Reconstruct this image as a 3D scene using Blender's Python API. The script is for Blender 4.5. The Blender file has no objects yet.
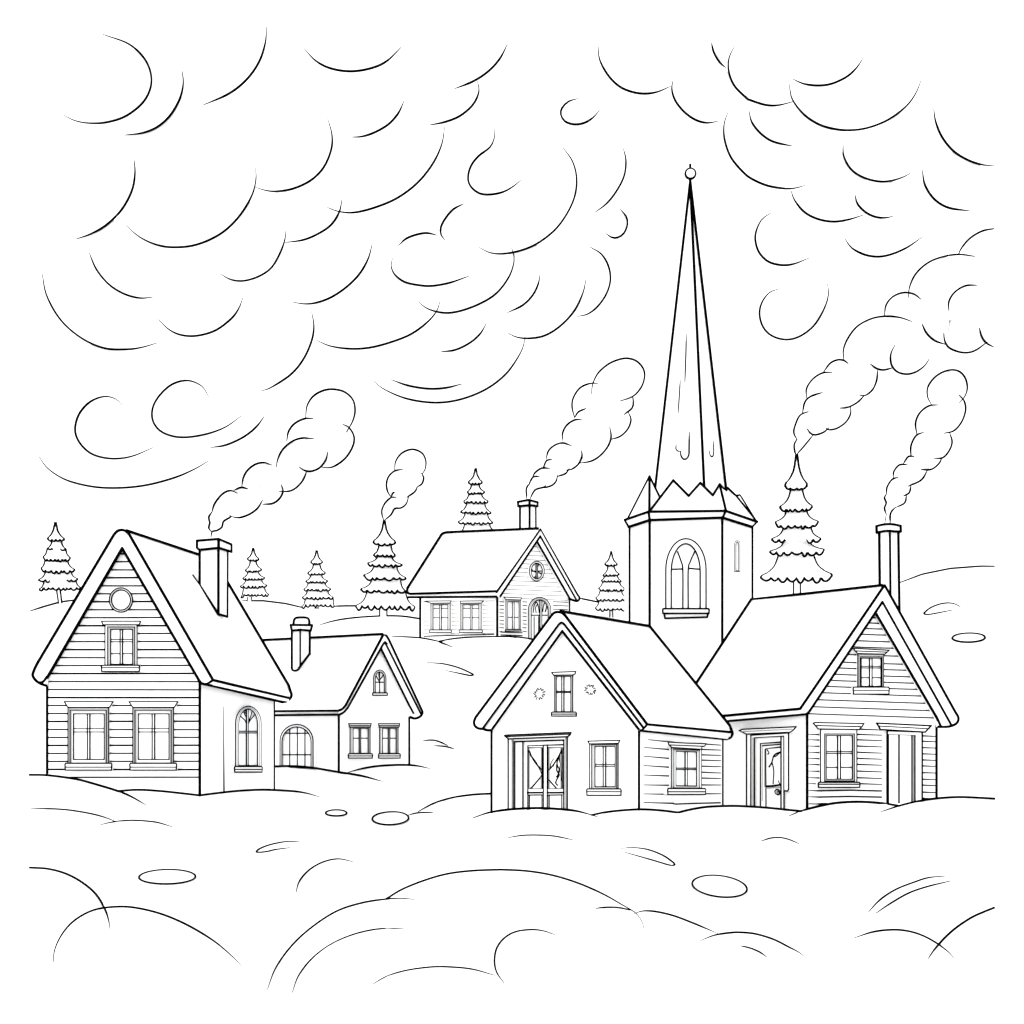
import bpy, math, random
import numpy as np
from mathutils import Vector as V
random.seed(7)
S = bpy.context.scene
COL = S.collection

# ------------------------------------------------------------------ survey
# The place was surveyed from one station: eye at (0,0,EYE), looking along +Y.
# P() turns a bearing (x,y) and a distance Y into a point of the place.
F, CX, HY, EYE = 1100.0, 512.0, 740.0, 1.7
LINE = 1.34         # weight of the drawn edges
def P(x, y, Y): return V(((x-CX)*Y/F, Y, EYE+(HY-y)*Y/F))
CAM = V((0, 0, EYE))
class Plane:
    def __init__(s, a, b, c=None):
        c = c or a + V((0, 0, 1))
        n = (b-a).cross(c-a).normalized()
        if n.dot(CAM-a) < 0: n = -n
        s.p, s.n = a, n
    def at(s, x, y, d=0.0):
        r = V(((x-CX)/F, 1, (HY-y)/F))
        t = (s.p + s.n*d - CAM).dot(s.n)/r.dot(s.n)
        return CAM + r*t
def wallplane(x0, Y0, x1, Y1): return Plane(P(x0, 740, Y0), P(x1, 740, Y1))

# ------------------------------------------------------------------ materials
def mat(name, col, rough=.7, noise=.06, scale=6, spec=.2):
    m = bpy.data.materials.new(name); m.use_nodes = True
    nt = m.node_tree; b = nt.nodes['Principled BSDF']
    b.inputs['Roughness'].default_value = rough
    b.inputs['Specular IOR Level'].default_value = spec
    if noise:
        t = nt.nodes.new('ShaderNodeTexCoord'); n = nt.nodes.new('ShaderNodeTexNoise')
        n.inputs['Scale'].default_value = scale; n.inputs['Detail'].default_value = 4
        r = nt.nodes.new('ShaderNodeValToRGB')
        a = [max(0, c*(1-noise)) for c in col]
        r.color_ramp.elements[0].color = (*a, 1); r.color_ramp.elements[1].color = (*col, 1)
        nt.links.new(t.outputs['Object'], n.inputs['Vector'])
        nt.links.new(n.outputs['Fac'], r.inputs['Fac']); nt.links.new(r.outputs['Color'], b.inputs['Base Color'])
    else: b.inputs['Base Color'].default_value = (*col, 1)
    return m
M_SNOW = mat('snow', (.93, .93, .94), .8, .03, 3)
M_WALL = mat('white_painted_boards', (.88, .88, .875), .6, .05, 5)
M_ROOF = mat('snow_on_roof', (.92, .92, .93), .8, .05, 4)
M_TRIM = mat('white_trim_paint', (.88, .88, .88), .5, .03, 9)
M_GLASS = mat('frosted_pane', (.86, .87, .88), .25, .03, 2, .4)
M_STONE = mat('whitewashed_stone', (.87, .87, .865), .8, .07, 7)
M_FIR = mat('snow_laden_fir', (.86, .87, .87), .85, .05, 8)
M_PUFF = mat('white_vapour', (.90, .90, .90), .95, .03, 1, 0)
M_INK = mat('black_line', (.0006, .0006, .0006), 1, 0, 1, 0)
M_GREY = mat('grey_line', (.3, .3, .3), 1, 0, 1, 0)

# ------------------------------------------------------------------ mesh builder
def crom(p, step=2.0, closed=False):
    """smooth curve through 2-D points"""
    p = [np.array(q, float) for q in p]
    if len(p) < 3:
        return [tuple(q) for q in p]
    n = len(p); out = []
    ext = [p[-1]]+p+[p[0], p[1]] if closed else [2*p[0]-p[1]]+p+[2*p[-1]-p[-2]]
    for i in range(n if closed else n-1):
        a, b, c, d = ext[i:i+4]
        k = max(2, int(np.linalg.norm(c-b)/step))
        for j in range(k):
            t = j/k
            out.append(tuple(.5*(2*b+(c-a)*t+(2*a-5*b+4*c-d)*t*t+(3*b-a-3*c+d)*t**3)))
    if not closed: out.append(tuple(p[-1]))
    return out

class MB:
    def __init__(s): s.v, s.f, s.m = [], [], []
    def face(s, pts, m=0):
        k = len(s.v); s.v += [V(p) for p in pts]
        s.f.append(tuple(range(k, k+len(pts)))); s.m.append(m); return s
    def prism(s, fr, off, m=0):
        bk = [p+off for p in fr]; n = len(fr)
        k = len(s.v); s.v += list(fr)+bk
        s.f.append(tuple(range(k, k+n))); s.f.append(tuple(range(k+2*n-1, k+n-1, -1)))
        for i in range(n):
            j = (i+1) % n; s.f.append((k+i, k+n+i, k+n+j, k+j))
        s.m += [m]*(n+2); return s
    def ring(s, outer, inner, off, m=0, closed=True):
        n = len(outer); k = len(s.v)
        s.v += list(outer)+list(inner)+[p+off for p in outer]+[p+off for p in inner]
        for i in range(n if closed else n-1):
            j = (i+1) % n
            s.f += [(k+i, k+j, k+n+j, k+n+i), (k+i, k+2*n+i, k+2*n+j, k+j), (k+n+i, k+n+j, k+3*n+j, k+3*n+i)]
            s.m += [m]*3
        return s
    def tube(s, pts, w=2.0, m=1, ends=(1, 1), closed=False, n=6, prof=None):
        """round bar along pts; w is its thickness where it stands, ends<1 thins out"""
        N = len(pts)
        if N < 2: return s
        T = []
        for i in range(N):
            a = pts[(i-1) % N] if (closed or i) else pts[0]
            b = pts[(i+1) % N] if (closed or i < N-1) else pts[-1]
            t = b-a
            T.append(t.normalized() if t.length > 1e-9 else V((1, 0, 0)))
        k = len(s.v)
        up = None
        for i in range(N):
            r = (w if w < 1.9 else 1.9+(w-1.9)*.6)*.5*LINE*pts[i].y/F
            u = i/(N-1)
            if not closed:
                for e, q in ((ends[0], u), (ends[1], 1-u)):
                    if e < 1:
                        r *= e+(1-e)*min(1, q/.22)**.8
            if up is None:
                up = V((0, 1, 0)) if abs(T[i].y) < .9 else V((0, 0, 1))
            a = (up-T[i]*up.dot(T[i])).normalized(); up = a; b = T[i].cross(a)
            c = pts[i]
            if not closed and i in (0, N-1): c = c+T[i]*(r*.5*(-1 if i == 0 else 1))
            for q in range(n):
                th = 2*math.pi*q/n
                s.v.append(c+a*(math.cos(th)*r)+b*(math.sin(th)*r))
        for i in range(N if closed else N-1):
            j = (i+1) % N
            for q in range(n):
                q2 = (q+1) % n
                s.f.append((k+i*n+q, k+i*n+q2, k+j*n+q2, k+j*n+q)); s.m.append(m)
        if not closed:
            s.f.append(tuple(range(k+n-1, k-1, -1))); s.f.append(tuple(range(k+(N-1)*n, k+N*n))); s.m += [m, m]
        return s
    def segs(s, pts, w=2.0, m=1, closed=False):
        N = len(pts)
        for i in range(N if closed else N-1): s.tube([pts[i], pts[(i+1) % N]], w, m)
        return s
    def ball(s, c, r, m=0, nu=20, nv=12, sq=(1, 1, 1)):
        k = len(s.v)
        for j in range(1, nv):
            ph = math.pi*j/nv
            for i in range(nu):
                th = 2*math.pi*i/nu
                s.v.append(c+V((r*math.sin(ph)*math.cos(th)*sq[0], r*math.sin(ph)*math.sin(th)*sq[1], r*math.cos(ph)*sq[2])))
        s.v += [c+V((0, 0, r*sq[2])), c-V((0, 0, r*sq[2]))]
        t, b = len(s.v)-2, len(s.v)-1
        for i in range(nu):
            i2 = (i+1) % nu
            s.f.append((t, k+i, k+i2)); s.f.append((b, k+(nv-2)*nu+i2, k+(nv-2)*nu+i)); s.m += [m, m]
            for j in range(nv-2):
                s.f.append((k+j*nu+i, k+(j+1)*nu+i, k+(j+1)*nu+i2, k+j*nu+i2)); s.m.append(m)
        return s
    def build(s, name, material, parent=None, origin=None, smooth=False):
        o0 = V(origin) if origin is not None else (V(parent['_o']) if parent is not None and '_o' in parent else V((0, 0, 0)))
        me = bpy.data.meshes.new(name)
        me.from_pydata([tuple(p-o0) for p in s.v], [], s.f)
        for x in (material, M_INK, M_GREY): me.materials.append(x)
        me.polygons.foreach_set('material_index', s.m)
        if smooth: me.polygons.foreach_set('use_smooth', [True]*len(s.f))
        me.update()
        o = bpy.data.objects.new(name, me); COL.objects.link(o)
        o['_o'] = tuple(o0)
        if parent is not None: o.parent = parent
        else: o.location = o0
        return o

def tag(o, label=None, cat=None, group=None, kind=None):
    for k, x in (('label', label), ('category', cat), ('group', group), ('kind', kind)):
        if x: o[k] = x
    return o
def thing(name, loc, label, cat, group=None):
    o = bpy.data.objects.new(name, None); COL.objects.link(o)
    o.location = loc; o['_o'] = tuple(loc); o.empty_display_size = .3
    return tag(o, label, cat, group)
def Z(ox, oy, sc, pts): return [(ox+u/sc, oy+w/sc) for u, w in pts]

# ------------------------------------------------------------------ terrain
def interp(pts):
    xs = [p[0] for p in pts]; ys = [p[1] for p in pts]
    return lambda x: float(np.interp(x, xs, ys))
crest = interp([(-900, 640), (-300, 622), (30, 610.5), (44, 606), (60, 601.5), (75, 599.5), (160, 595), (242, 600.3), (263, 600.3), (285, 603),
                (302, 607), (312, 606.5), (345, 605.4), (360, 605.4), (420, 603), (500, 592), (560, 593), (578, 597.5), (600, 602), (640, 606),
                (760, 604), (850, 600), (900, 582), (922, 573.7), (950, 568), (980, 565.7), (994, 565.8), (1100, 570), (1500, 620), (2200, 650)])
YC = 85.0
BASE = .75
banks = []          # (crest curve, distance, front run, back run, hold)
def bank(pts, Yb, front, back=None, hold=0.0, dz=.02):
    p = sorted(pts); xs = np.array([q[0] for q in p]); zs = np.array([EYE+(HY-q[1])*Yb/F-dz for q in p])
    banks.append((xs, zs, Yb, front, back or front, hold))
def height(x, Y):
    """ground height on bearing x at distance Y"""
    if Y <= 45: z = -BASE*max(0, min(1, (Y-2)/10))
    elif Y <= YC:
        t = (Y-45)/(YC-45); z = -BASE+(EYE+BASE+(HY-crest(x))*YC/F-.03)*t**.66
    else: z = max(-1, EYE+(HY-crest(x))*YC/F-.03-(Y-YC)*.35)
    for xs, zs, Yb, fr, bk, hold in banks:
        if Y < Yb: w = math.exp(-((Yb-Y)/fr)**2)
        else: w = math.exp(-(max(0, Y-Yb-hold)/bk)**2)
        e = 0
        if x < xs[0]: e = (xs[0]-x)/70
        elif x > xs[-1]: e = (x-xs[-1])/70
        w *= math.exp(-e*e)
        if w > .004:
            zc = float(np.interp(x, xs, zs))
            if hold and Y > Yb: zc = EYE+(zc-EYE-.02)*Y/Yb
            z = z+max(0, zc-z)*w
    return z
def hit(x, y):
    Y = 2.5; last = Y
    while Y < YC:
        if EYE+(HY-y)*Y/F <= height(x, Y):
            a, b = last, Y
            for _ in range(14):
                c = .5*(a+b)
                if EYE+(HY-y)*c/F <= height(x, c): b = c
                else: a = c
            return b
        last = Y; Y *= 1.012
    return YC-.5

g1 = lambda p: Z(20, 760, 3.938, p)
g2 = lambda p: Z(260, 760, 3.938, p)
g3 = lambda p: Z(480, 760, 3.938, p)
g4 = lambda p: Z(740, 760, 3.938, p)
h1 = lambda p: Z(260, 600, 3.938, p)
# drift crests against the houses
K = {}
K['a1'] = g1([(38, 58), (110, 60), (220, 75), (300, 96), (385, 122), (440, 145), (495, 176)])
K['a2'] = g1([(385, 122), (460, 117), (540, 121), (620, 129), (708, 139)])
K['a3'] = g1([(708, 139), (760, 132), (850, 122), (940, 117), (1000, 118)])+[(295, 791.3), (308, 793.5), (320, 797)]
K['b1'] = h1([(57, 655), (130, 654), (210, 661), (300, 676), (400, 692), (483, 714)])
K['b2'] = h1([(340, 680), (400, 664), (470, 653), (560, 649), (620, 653), (670, 664)])
K['c1'] = [(472, 818), (482, 814.5), (491, 812), (510, 809.3), (540, 808), (570, 810), (585, 813), (598, 817)]
K['c2'] = [(592, 815), (610, 811.5), (638, 809.3), (660, 810.3), (678, 812.5)]
K['c3'] = [(678, 812.5), (690, 809.5), (705, 807), (722, 806), (740, 806), (765, 807.5), (790, 810), (801, 811)]
K['d1'] = [(788, 816), (800, 811.2), (815, 807), (835, 803), (858, 801.7), (880, 803), (899, 806)]
K['d2'] = [(880, 811.8), (899, 805.8), (920, 800.8), (940, 798), (962, 797), (994, 798.5)]
K['e1'] = h1([(517, 143), (570, 145), (640, 150), (700, 163), (758, 184)])
K['e2'] = h1([(705, 163), (760, 153), (830, 147), (930, 145)])+[(515, 637), (533, 639.3)]
K['m1'] = h1([(230, 98), (290, 82), (370, 70), (480, 63), (560, 64), (625, 73)])
K['f1'] = g1([(38, 423), (110, 428), (180, 447), (245, 482), (300, 530), (335, 590), (350, 640), (350, 665)])
K['f2'] = g1([(130, 815), (135, 750), (165, 685), (215, 630), (290, 590), (380, 577), (460, 582), (560, 607), (660, 650), (760, 710), (830, 768), (873, 812)])
K['f3'] = g2([(28, 903), (60, 820), (120, 735), (200, 660), (300, 595), (400, 562), (495, 547), (560, 544), (608, 548)])
K['f4'] = g2([(495, 547), (560, 508), (650, 472), (740, 447), (840, 435), (950, 431)])+g3([(80, 431), (180, 436), (280, 452), (380, 482), (480, 525), (560, 570), (610, 600), (635, 632), (645, 662)])
K['f5'] = g3([(605, 605), (640, 594), (690, 596), (760, 612), (840, 642), (935, 682)])
K['f6'] = g3([(862, 713), (920, 690), (980, 680), (1024, 678)])+g4([(60, 684), (130, 705), (190, 735), (232, 757), (262, 782)])
K['f7'] = g4([(440, 703), (520, 677), (590, 668), (650, 671), (710, 687), (770, 718), (822, 757), (845, 785)])
K['f8'] = g4([(735, 792), (757, 756), (800, 705), (850, 660), (910, 620), (960, 597), (1000, 581)])
CR = {'a1': 30.2, 'a2': 30.3, 'a3': 30.3, 'b1': 43.4, 'b2': 43.4, 'c1': 28.5, 'c2': 28.5, 'c3': 28.6, 'd1': 32.4, 'd2': 32.3,
      'f1': 13, 'f2': 10, 'f3': 11.6, 'f4': 12, 'f5': 10.6, 'f6': 9, 'f7': 9, 'f8': 10.2}
bank([(-200, 776)]+K['a1'][:5]+K['a2'][1:]+K['a3'][1:], 30.25, 3.5, 4, 14)
bank([(275, 766), (290, 766), (312, 768), (340, 772), (370, 767), (395, 765), (415, 766), (430, 768.5)], 43.4, 1.5, 4, 5)
bank(K['c1'][1:-1]+K['c2'][1:]+K['c3'][1:], 28.5, 3, 3, 6)
bank(K['d1'][1:-1]+K['d2'][2:], 32.35, 3, 4, 6)
bank([(385, 635.5)]+K['e1'][:4]+K['e2'][1:]+[(570, 643)], 59.2, 4, 4, 6)
for k, fr in (('f1', 2), ('f2', 1.6), ('f4', 2.2), ('f8', 1.4), ('f6', 1.2)): bank(K[k], CR[k], fr, 1.2)

def ground_mesh():
    xs = list(range(-1600, -120, 60))+list(range(-120, 1160, 9))+list(range(1160, 2700, 60))
    ys = [1.2]
    while ys[-1] < 150: ys.append(ys[-1]*(1.013 if ys[-1] < 90 else 1.06))
    near, far = MB(), MB()
    H = [[height(x, Y) for x in xs] for Y in ys]
    cut = next(i for i, Y in enumerate(ys) if Y > 45.5)
    for mb, r0, r1 in ((near, 0, cut), (far, cut, len(ys)-1)):
        k = 0
        for j in range(r0, r1+1):
            for i, x in enumerate(xs): mb.v.append(V(((x-CX)*ys[j]/F, ys[j], H[j][i])))
        n = len(xs)
        for j in range(r1-r0):
            for i in range(n-1):
                a = j*n+i; mb.f.append((a, a+1, a+n+1, a+n)); mb.m.append(0)
    # the plain the village stands on, out to the horizon
    k = len(near.v); R = 4000
    near.v.append(V((0, 0, -1.2)))
    for q in range(64): near.v.append(V((R*math.cos(q*math.pi/32), R*math.sin(q*math.pi/32), -1.2)))
    for q in range(64): near.f.append((k, k+1+q, k+1+(q+1) % 64)); near.m.append(0)
    return near, far
NEAR, FAR = ground_mesh()

def gstroke(pts, w=1.7, Y=None, ends=(.3, .3), mb=None):
    out = []
    for x, y in crom(pts, 3):
        Yq = min(Y, hit(x, y)) if Y else hit(x, y)
        p = P(x, y, Yq); out.append(p+V((0, 0, w*.3*Yq/F)))
    # keep the line from leaping between slopes
    m = mb or (NEAR if out[len(out)//2].y < 45.5 else FAR)
    m.tube(out, w, 1, ends)
for k, Yb in CR.items():
    thick = 2.1 if k[0] in 'abcd' else 1.8
    e = {'a1': (1, .2), 'a2': (1, 1), 'a3': (1, .2), 'b1': (1, .2), 'c1': (.3, .2), 'c2': (1, 1), 'c3': (1, 1), 'd1': (.2, 1), 'd2': (.2, 1),
         'f4': (1, .3), 'f8': (.2, 1), 'f6': (.2, .2), 'f7': (.2, .2), 'f1': (1, .2)}.get(k, (.25, .25))
    gstroke(K[k], thick, Yb, e, NEAR)
for pts in (g1([(38, 191), (110, 191), (190, 196), (270, 209), (330, 224), (376, 241)]),
            g1([(315, 254), (360, 244), (440, 237), (520, 242), (560, 250), (598, 262)]),
            [(301.9, 841.8), (287.9, 841.3), (272.7, 843.8), (262, 847.3), (256.5, 850.6), (257.5, 852.3), (266, 851.6), (275, 849.5), (290, 847.3)],
            g2([(140, 522), (155, 475), (195, 430), (250, 400), (310, 389), (365, 399)]),
            g2([(126, 915), (150, 850), (200, 785), (270, 730), (350, 692), (430, 670), (500, 662), (570, 664)]),
            g2([(445, 880), (500, 850), (580, 827), (680, 814), (760, 815), (840, 824), (925, 847)]),
            g3([(95, 878), (65, 835), (56, 790), (65, 740), (95, 700), (140, 675), (200, 667), (250, 672), (296, 687)]),
            g2([(582, 216), (620, 208), (682, 206)]),
            g3([(108, 305), (160, 297), (220, 295), (290, 299), (365, 313)]),
            g3([(553, 347), (600, 344), (660, 352), (720, 375), (758, 401), (766, 410), (758, 415), (740, 412), (690, 397), (570, 362)]),
            g3([(455, 584), (480, 580), (540, 580), (600, 592)]),
            g4([(0, 730), (40, 740), (78, 756), (105, 775)]),
            g4([(82, 318), (120, 307), (160, 305), (200, 315), (232, 329)]),
            g4([(505, 597), (550, 550), (610, 510), (680, 482), (740, 463), (808, 456)]),
            g4([(533, 603), (590, 565), (660, 525), (730, 500), (832, 474)])):
    gstroke(pts, 1.6)
gstroke(g2([(622, 202), (680, 172), (750, 150), (830, 137), (910, 132)]), 1.9, None, (.3, 1))
for pts in (h1([(655, 245), (720, 250), (780, 265), (828, 286), (839, 293), (832, 297), (812, 294), (730, 276)]),
            h1([(642, 552), (690, 552), (740, 572)]), h1([(685, 572), (730, 576), (765, 585)]),
            Z(880, 550, 8.533, [(690, 487), (650, 462), (590, 450), (510, 460), (430, 490), (385, 525), (374, 540), (400, 550), (470, 540), (625, 507)])):
    gstroke(pts, 1.5)
gstroke(K['e1'], 1.7, 59.2, (.3, .3), FAR); gstroke(K['e2'], 1.8, 59.2, (1, 1), FAR); gstroke(K['m1'], 1.8, None, (.2, 1), FAR)
# far crests
for x0, x1 in ((30, 76), (242, 302), (302, 304), (332, 362), (578, 601), (895, 994)):
    xs = np.linspace(x0, x1, 24)
    FAR.tube([P(x, crest(x), YC)+V((0, 0, .02)) for x in xs], 1.6, 1, (.5, .8))
tag(NEAR.build('snow_ground', M_SNOW, smooth=True), 'white snow covered ground with soft drifts and outlined crests', 'ground', kind='structure')
tag(FAR.build('snow_hill', M_SNOW, smooth=True), 'white snowy hill rising behind the village', 'hill', kind='structure')

# flat oval stones on the snow
for cx, cy, rx, ry, a, lab in ((167, 878, 28.3, 7.2, -1, 'wide flat oval stone lying alone in the snow at front left'),
                               (336, 813.7, 10.6, 3, 0, 'tiny flat oval stone in the snow just left of a bigger oval one'),
                               (390.3, 819, 18.2, 6.5, -2, 'medium flat oval stone in the snow between the left and right cottages'),
                               (719.4, 887.6, 27.6, 10.6, 7, 'largest flat oval stone lying in the snow at front right'),
                               (968.5, 637.9, 16.4, 4.5, -1, 'flat oval stone high on the snowy hill at far right')):
    pts = []
    for q in range(40):
        th = 2*math.pi*q/40; u, w = rx*math.cos(th), ry*math.sin(th)
        c, s_ = math.cos(math.radians(a)), math.sin(math.radians(a))
        x, y = cx+u*c-w*s_, cy+u*s_+w*c
        pts.append(P(x, y, hit(x, y))+V((0, 0, .025)))
    cen = sum(pts, V((0, 0, 0)))/40
    mb = MB(); k = len(mb.v)
    inner = [cen+(p-cen)*.6+V((0, 0, .006)) for p in pts]
    low = [p-V((0, 0, .15)) for p in pts]
    for q in range(40):
        r = (q+1) % 40
        mb.face([pts[q], pts[r], inner[r], inner[q]]); mb.face([inner[q], inner[r], cen+V((0, 0, .01))]); mb.face([pts[r], pts[q], low[q], low[r]])
    mb.tube([p+V((0, 0, .5*p.y/F)) for p in pts], 1.6, 1, closed=True)
    tag(mb.build('flat_stone', M_STONE, origin=cen-V((0, 0, .15))), lab, 'stone', 'flat oval stones in the snow')

# ------------------------------------------------------------------ building parts
def R4(x0, y0, x1, y1): return [(x0, y0), (x1, y0), (x1, y1), (x0, y1)]
def arch(x0, x1, top, spring, bot, n=14, dy=0):
    """arched outline from bottom left over the top to bottom right"""
    c, r = (x0+x1)/2, (x1-x0)/2; out = [(x0, bot)]
    for i in range(n+1):
        th = math.pi*(1-i/n); out.append((c+r*math.cos(th), spring-(spring-top)*math.sin(th)))
    return out+[(x1, bot)]
def board(mb, pl, pts, d0, d1, w=1.2, m=0, lm=1):
    """a board standing from d0 to d1 in front of a wall, its edges lined"""
    fr = [pl.at(x, y, d1) for x, y in pts]
    mb.prism(fr, pl.n*(d0-d1), m)
    if w: mb.segs(fr, w, lm, True)
    return mb
def line(mb, pl, pts, d=0.004, w=1.1, m=1, smooth=False, ends=(1, 1)):
    if smooth: pts = crom(pts, 1.5)
    mb.tube([pl.at(x, y, d) for x, y in pts], w, m, ends); return mb
def window(par, pl, outer, inner, vm=(), hm=(), header=None, sill=None, w=1.15, name='window', grey=True, frames=(), trac=(), header_line=None, bar=None):
    """outer/inner: matching outlines of the casing; vm/hm: muntins (x or (x0,x1))"""
    k = max(1, pl.at(outer[0][0], outer[0][1]).y/31); d = .09*k
    mb = MB()
    o = [pl.at(x, y, d) for x, y in outer]; i = [pl.at(x, y, d) for x, y in inner]
    w *= .86
    mb.ring(o, i, -pl.n*(d-.002)); mb.segs(o, w, 1, True); mb.segs(i, w, 1, True)
    for fpts, fm in frames: mb.segs([pl.at(x, y, d+.003) for x, y in fpts], w*.9, fm, True)
    win = mb.build(name, M_TRIM, par)
    pb = MB(); pp = [pl.at(x, y, .04*k) for x, y in inner]; pb.face(pp)
    ixs = [q[0] for q in inner]; iys = [q[1] for q in inner]
    x0, x1, y0, y1 = min(ixs), max(ixs), min(iys), max(iys)
    def ytop(x):
        best = y1
        for a in range(len(inner)):
            p, q = inner[a], inner[(a+1) % len(inner)]
            if abs(p[0]-q[0]) > 1e-6 and min(p[0], q[0])-1e-6 <= x <= max(p[0], q[0])+1e-6:
                best = min(best, p[1]+(q[1]-p[1])*(x-p[0])/(q[0]-p[0]))
        return best
    for b in vm:
        if isinstance(b, tuple): board(pb, pl, [(b[0], ytop(b[0])), (b[1], ytop(b[1])), (b[1], y1), (b[0], y1)], .035*k, .065*k, w*1.1)
        else: line(pb, pl, [(b, ytop(b)), (b, y1)], .043*k, w)
    for b in hm:
        if isinstance(b, tuple): board(pb, pl, R4(x0, b[0], x1, b[1]), .035*k, .06*k, w*.9)
        else: line(pb, pl, [(x0, b), (x1, b)], .045*k, w)
    for t in trac: line(pb, pl, t, .048*k, w, 1, True)
    pb.build('pane', M_GLASS, win)
    if header:
        hb = MB(); board(hb, pl, header, .002, .14*k, w*1.1)
        if header_line: line(hb, pl, header_line, .143*k, w)
        hb.build('lintel', M_TRIM, win)
    if sill:
        sb = MB()
        if isinstance(sill, tuple):
            x0, y0, x1, y1, ym = sill
            c = min(1.2, (y1-y0)*.3)
            board(sb, pl, [(x0+c*.6, y0), (x1-c*.6, y0), (x1, y0+c), (x1-c*.3, y1), (x0+c*.3, y1), (x0, y0+c)], .002, .15*k, w*1.2)
            if ym: line(sb, pl, [(x0, ym), (x1, ym)], .153*k, w)
        sb.build('sill', M_TRIM, win)
    return win
def box(mb, pts_front, pts_side, Yc, depth, wide, w=2.2):
    pass
def walls(par, front_poly, pl_f, side_poly, pl_s, shift, w=2.2, material=None, lines=()):
    """gable wall + long wall, closed behind by the same outline moved along the long wall"""
    mb = MB()
    f = [pl_f.at(x, y) for x, y in front_poly]; s_ = [pl_s.at(x, y) for x, y in side_poly]
    mb.face(f); mb.face(s_)
    b = [p+shift for p in f]; mb.face(b)
    n = len(f)
    lo = min(f, key=lambda p: (p.z, 0)).z
    return mb
def strokes(mb, pl, items, w, m=1, d=.004, ends=(1, 1)):
    for it in items: line(mb, pl, it, d, w, m, False, ends)

# ================================================================== big cottage at left
gA = 'cottages of the village'
oA = P(120, 800, 31); oA.z = 0
A = thing('cottage', oA, 'large clapboard cottage at far left with a round window in its gable', 'house', gA)
pf = Plane(P(0, 740, 31), P(100, 740, 31)); ps = wallplane(199.6, 31, 273.6, 40.4)
mb = MB()
fpoly = [(47, 812), (47, 676), (122, 547), (199.6, 681), (199.6, 812)]
f = [pf.at(*q) for q in fpoly]; mb.face(f)
sidep = [ps.at(199.6, 812), ps.at(199.6, 684), ps.at(273.6, 700), ps.at(273.6, 802)]; mb.face(sidep)
sh = P(273.6, 740, 40.4)-P(199.6, 740, 31)
back = [p+sh for p in f]; mb.face(back); mb.face([f[0], f[1], back[1], back[0]])
for i in range(29):
    y = 553.2+7.98*i
    if y < 676: xl = 47+(676-y)/129*75; xr = 199.6-(681-y)/134*77.6
    else:
        xl = 47; xr = 199.6
        if y > 775: xl = 76+(y-779)*3.3
    if y > 786: continue
    line(mb, pf, [(xl, y), (xr, y+random.uniform(-.3, .3))], .004, 1.25 if i % 3 else 1.5)
mb.tube([pf.at(47, 676), pf.at(47, 774.5)], 2.2); mb.tube([pf.at(199.6, 681), pf.at(199.6, 794.5)], 2.4)
mb.tube([ps.at(273.7, 700), ps.at(273.7, 788.5)], 2.2)
line(mb, ps, [(223.2, 706), (223.4, 791.5)], .004, 1.9, 1, False, (.3, 1))
mb.build('wall', M_WALL, A)
# round gable window
def circ(cx, cy, rx, ry, n=28): return [(cx+rx*math.cos(2*math.pi*i/n), cy+ry*math.sin(2*math.pi*i/n)) for i in range(n)]
window(A, pf, circ(120.7, 599.3, 11.6, 12.1), circ(120.7, 599.3, 9.6, 10.1), name='round_window', w=1.35)
window(A, pf, R4(104.8, 623.5, 136.8, 665), R4(110.3, 628.6, 132.4, 663.5), [(120, 122.2)], [(638.8, 641), 653],
       [(101.2, 620.5), (140.4, 620.5), (139, 624), (103, 624)], (101.2, 664.6, 139.4, 670.8, 667),
       frames=[(R4(107.4, 626.3, 134.7, 664.8), 1), (R4(108.6, 627.3, 133.6, 664.4), 2)])
for dx in (0, 64.8):
    window(A, pf, R4(67.8+dx, 706.5, 108.5+dx, 763), R4(73.2+dx, 713, 104+dx, 758.8), [(87.2+dx, 89.6+dx)], [(728, 731.2)],
           [(64+dx, 700.9), (113+dx, 700.9), (109.2+dx, 706.6), (67.8+dx, 706.6)], (64.8+dx, 762.6, 111.6+dx, 769.4, 766.4),
           frames=[(R4(70+dx, 709.3, 106.4+dx, 762.4), 1), (R4(71.2+dx, 710.4, 105.3+dx, 762), 2), (R4(69+dx, 707.6, 107.4+dx, 762.6), 2)])
window(A, ps, arch(235.4, 260.8, 705.5, 723, 766), arch(238.3, 257.4, 708.3, 724, 764.9), [(246.4, 248)], [(730.6, 732.2)], None,
       (234.2, 765.8, 262, 771.4, 768.7), name='arched_window',
       frames=[(arch(236.9, 259.2, 706.9, 723.5, 765.5), 2)],
       trac=[[(246.6, 729), (245.5, 721), (240.6, 715.6)], [(248, 729), (248.6, 722), (254.6, 713.6)], [(247.4, 722), (247.2, 714), (243, 711.4)], [(248.6, 720), (251, 714), (251.5, 710.5)], [(246.4, 717), (244, 712.6), (245.6, 708.8)]])
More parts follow.
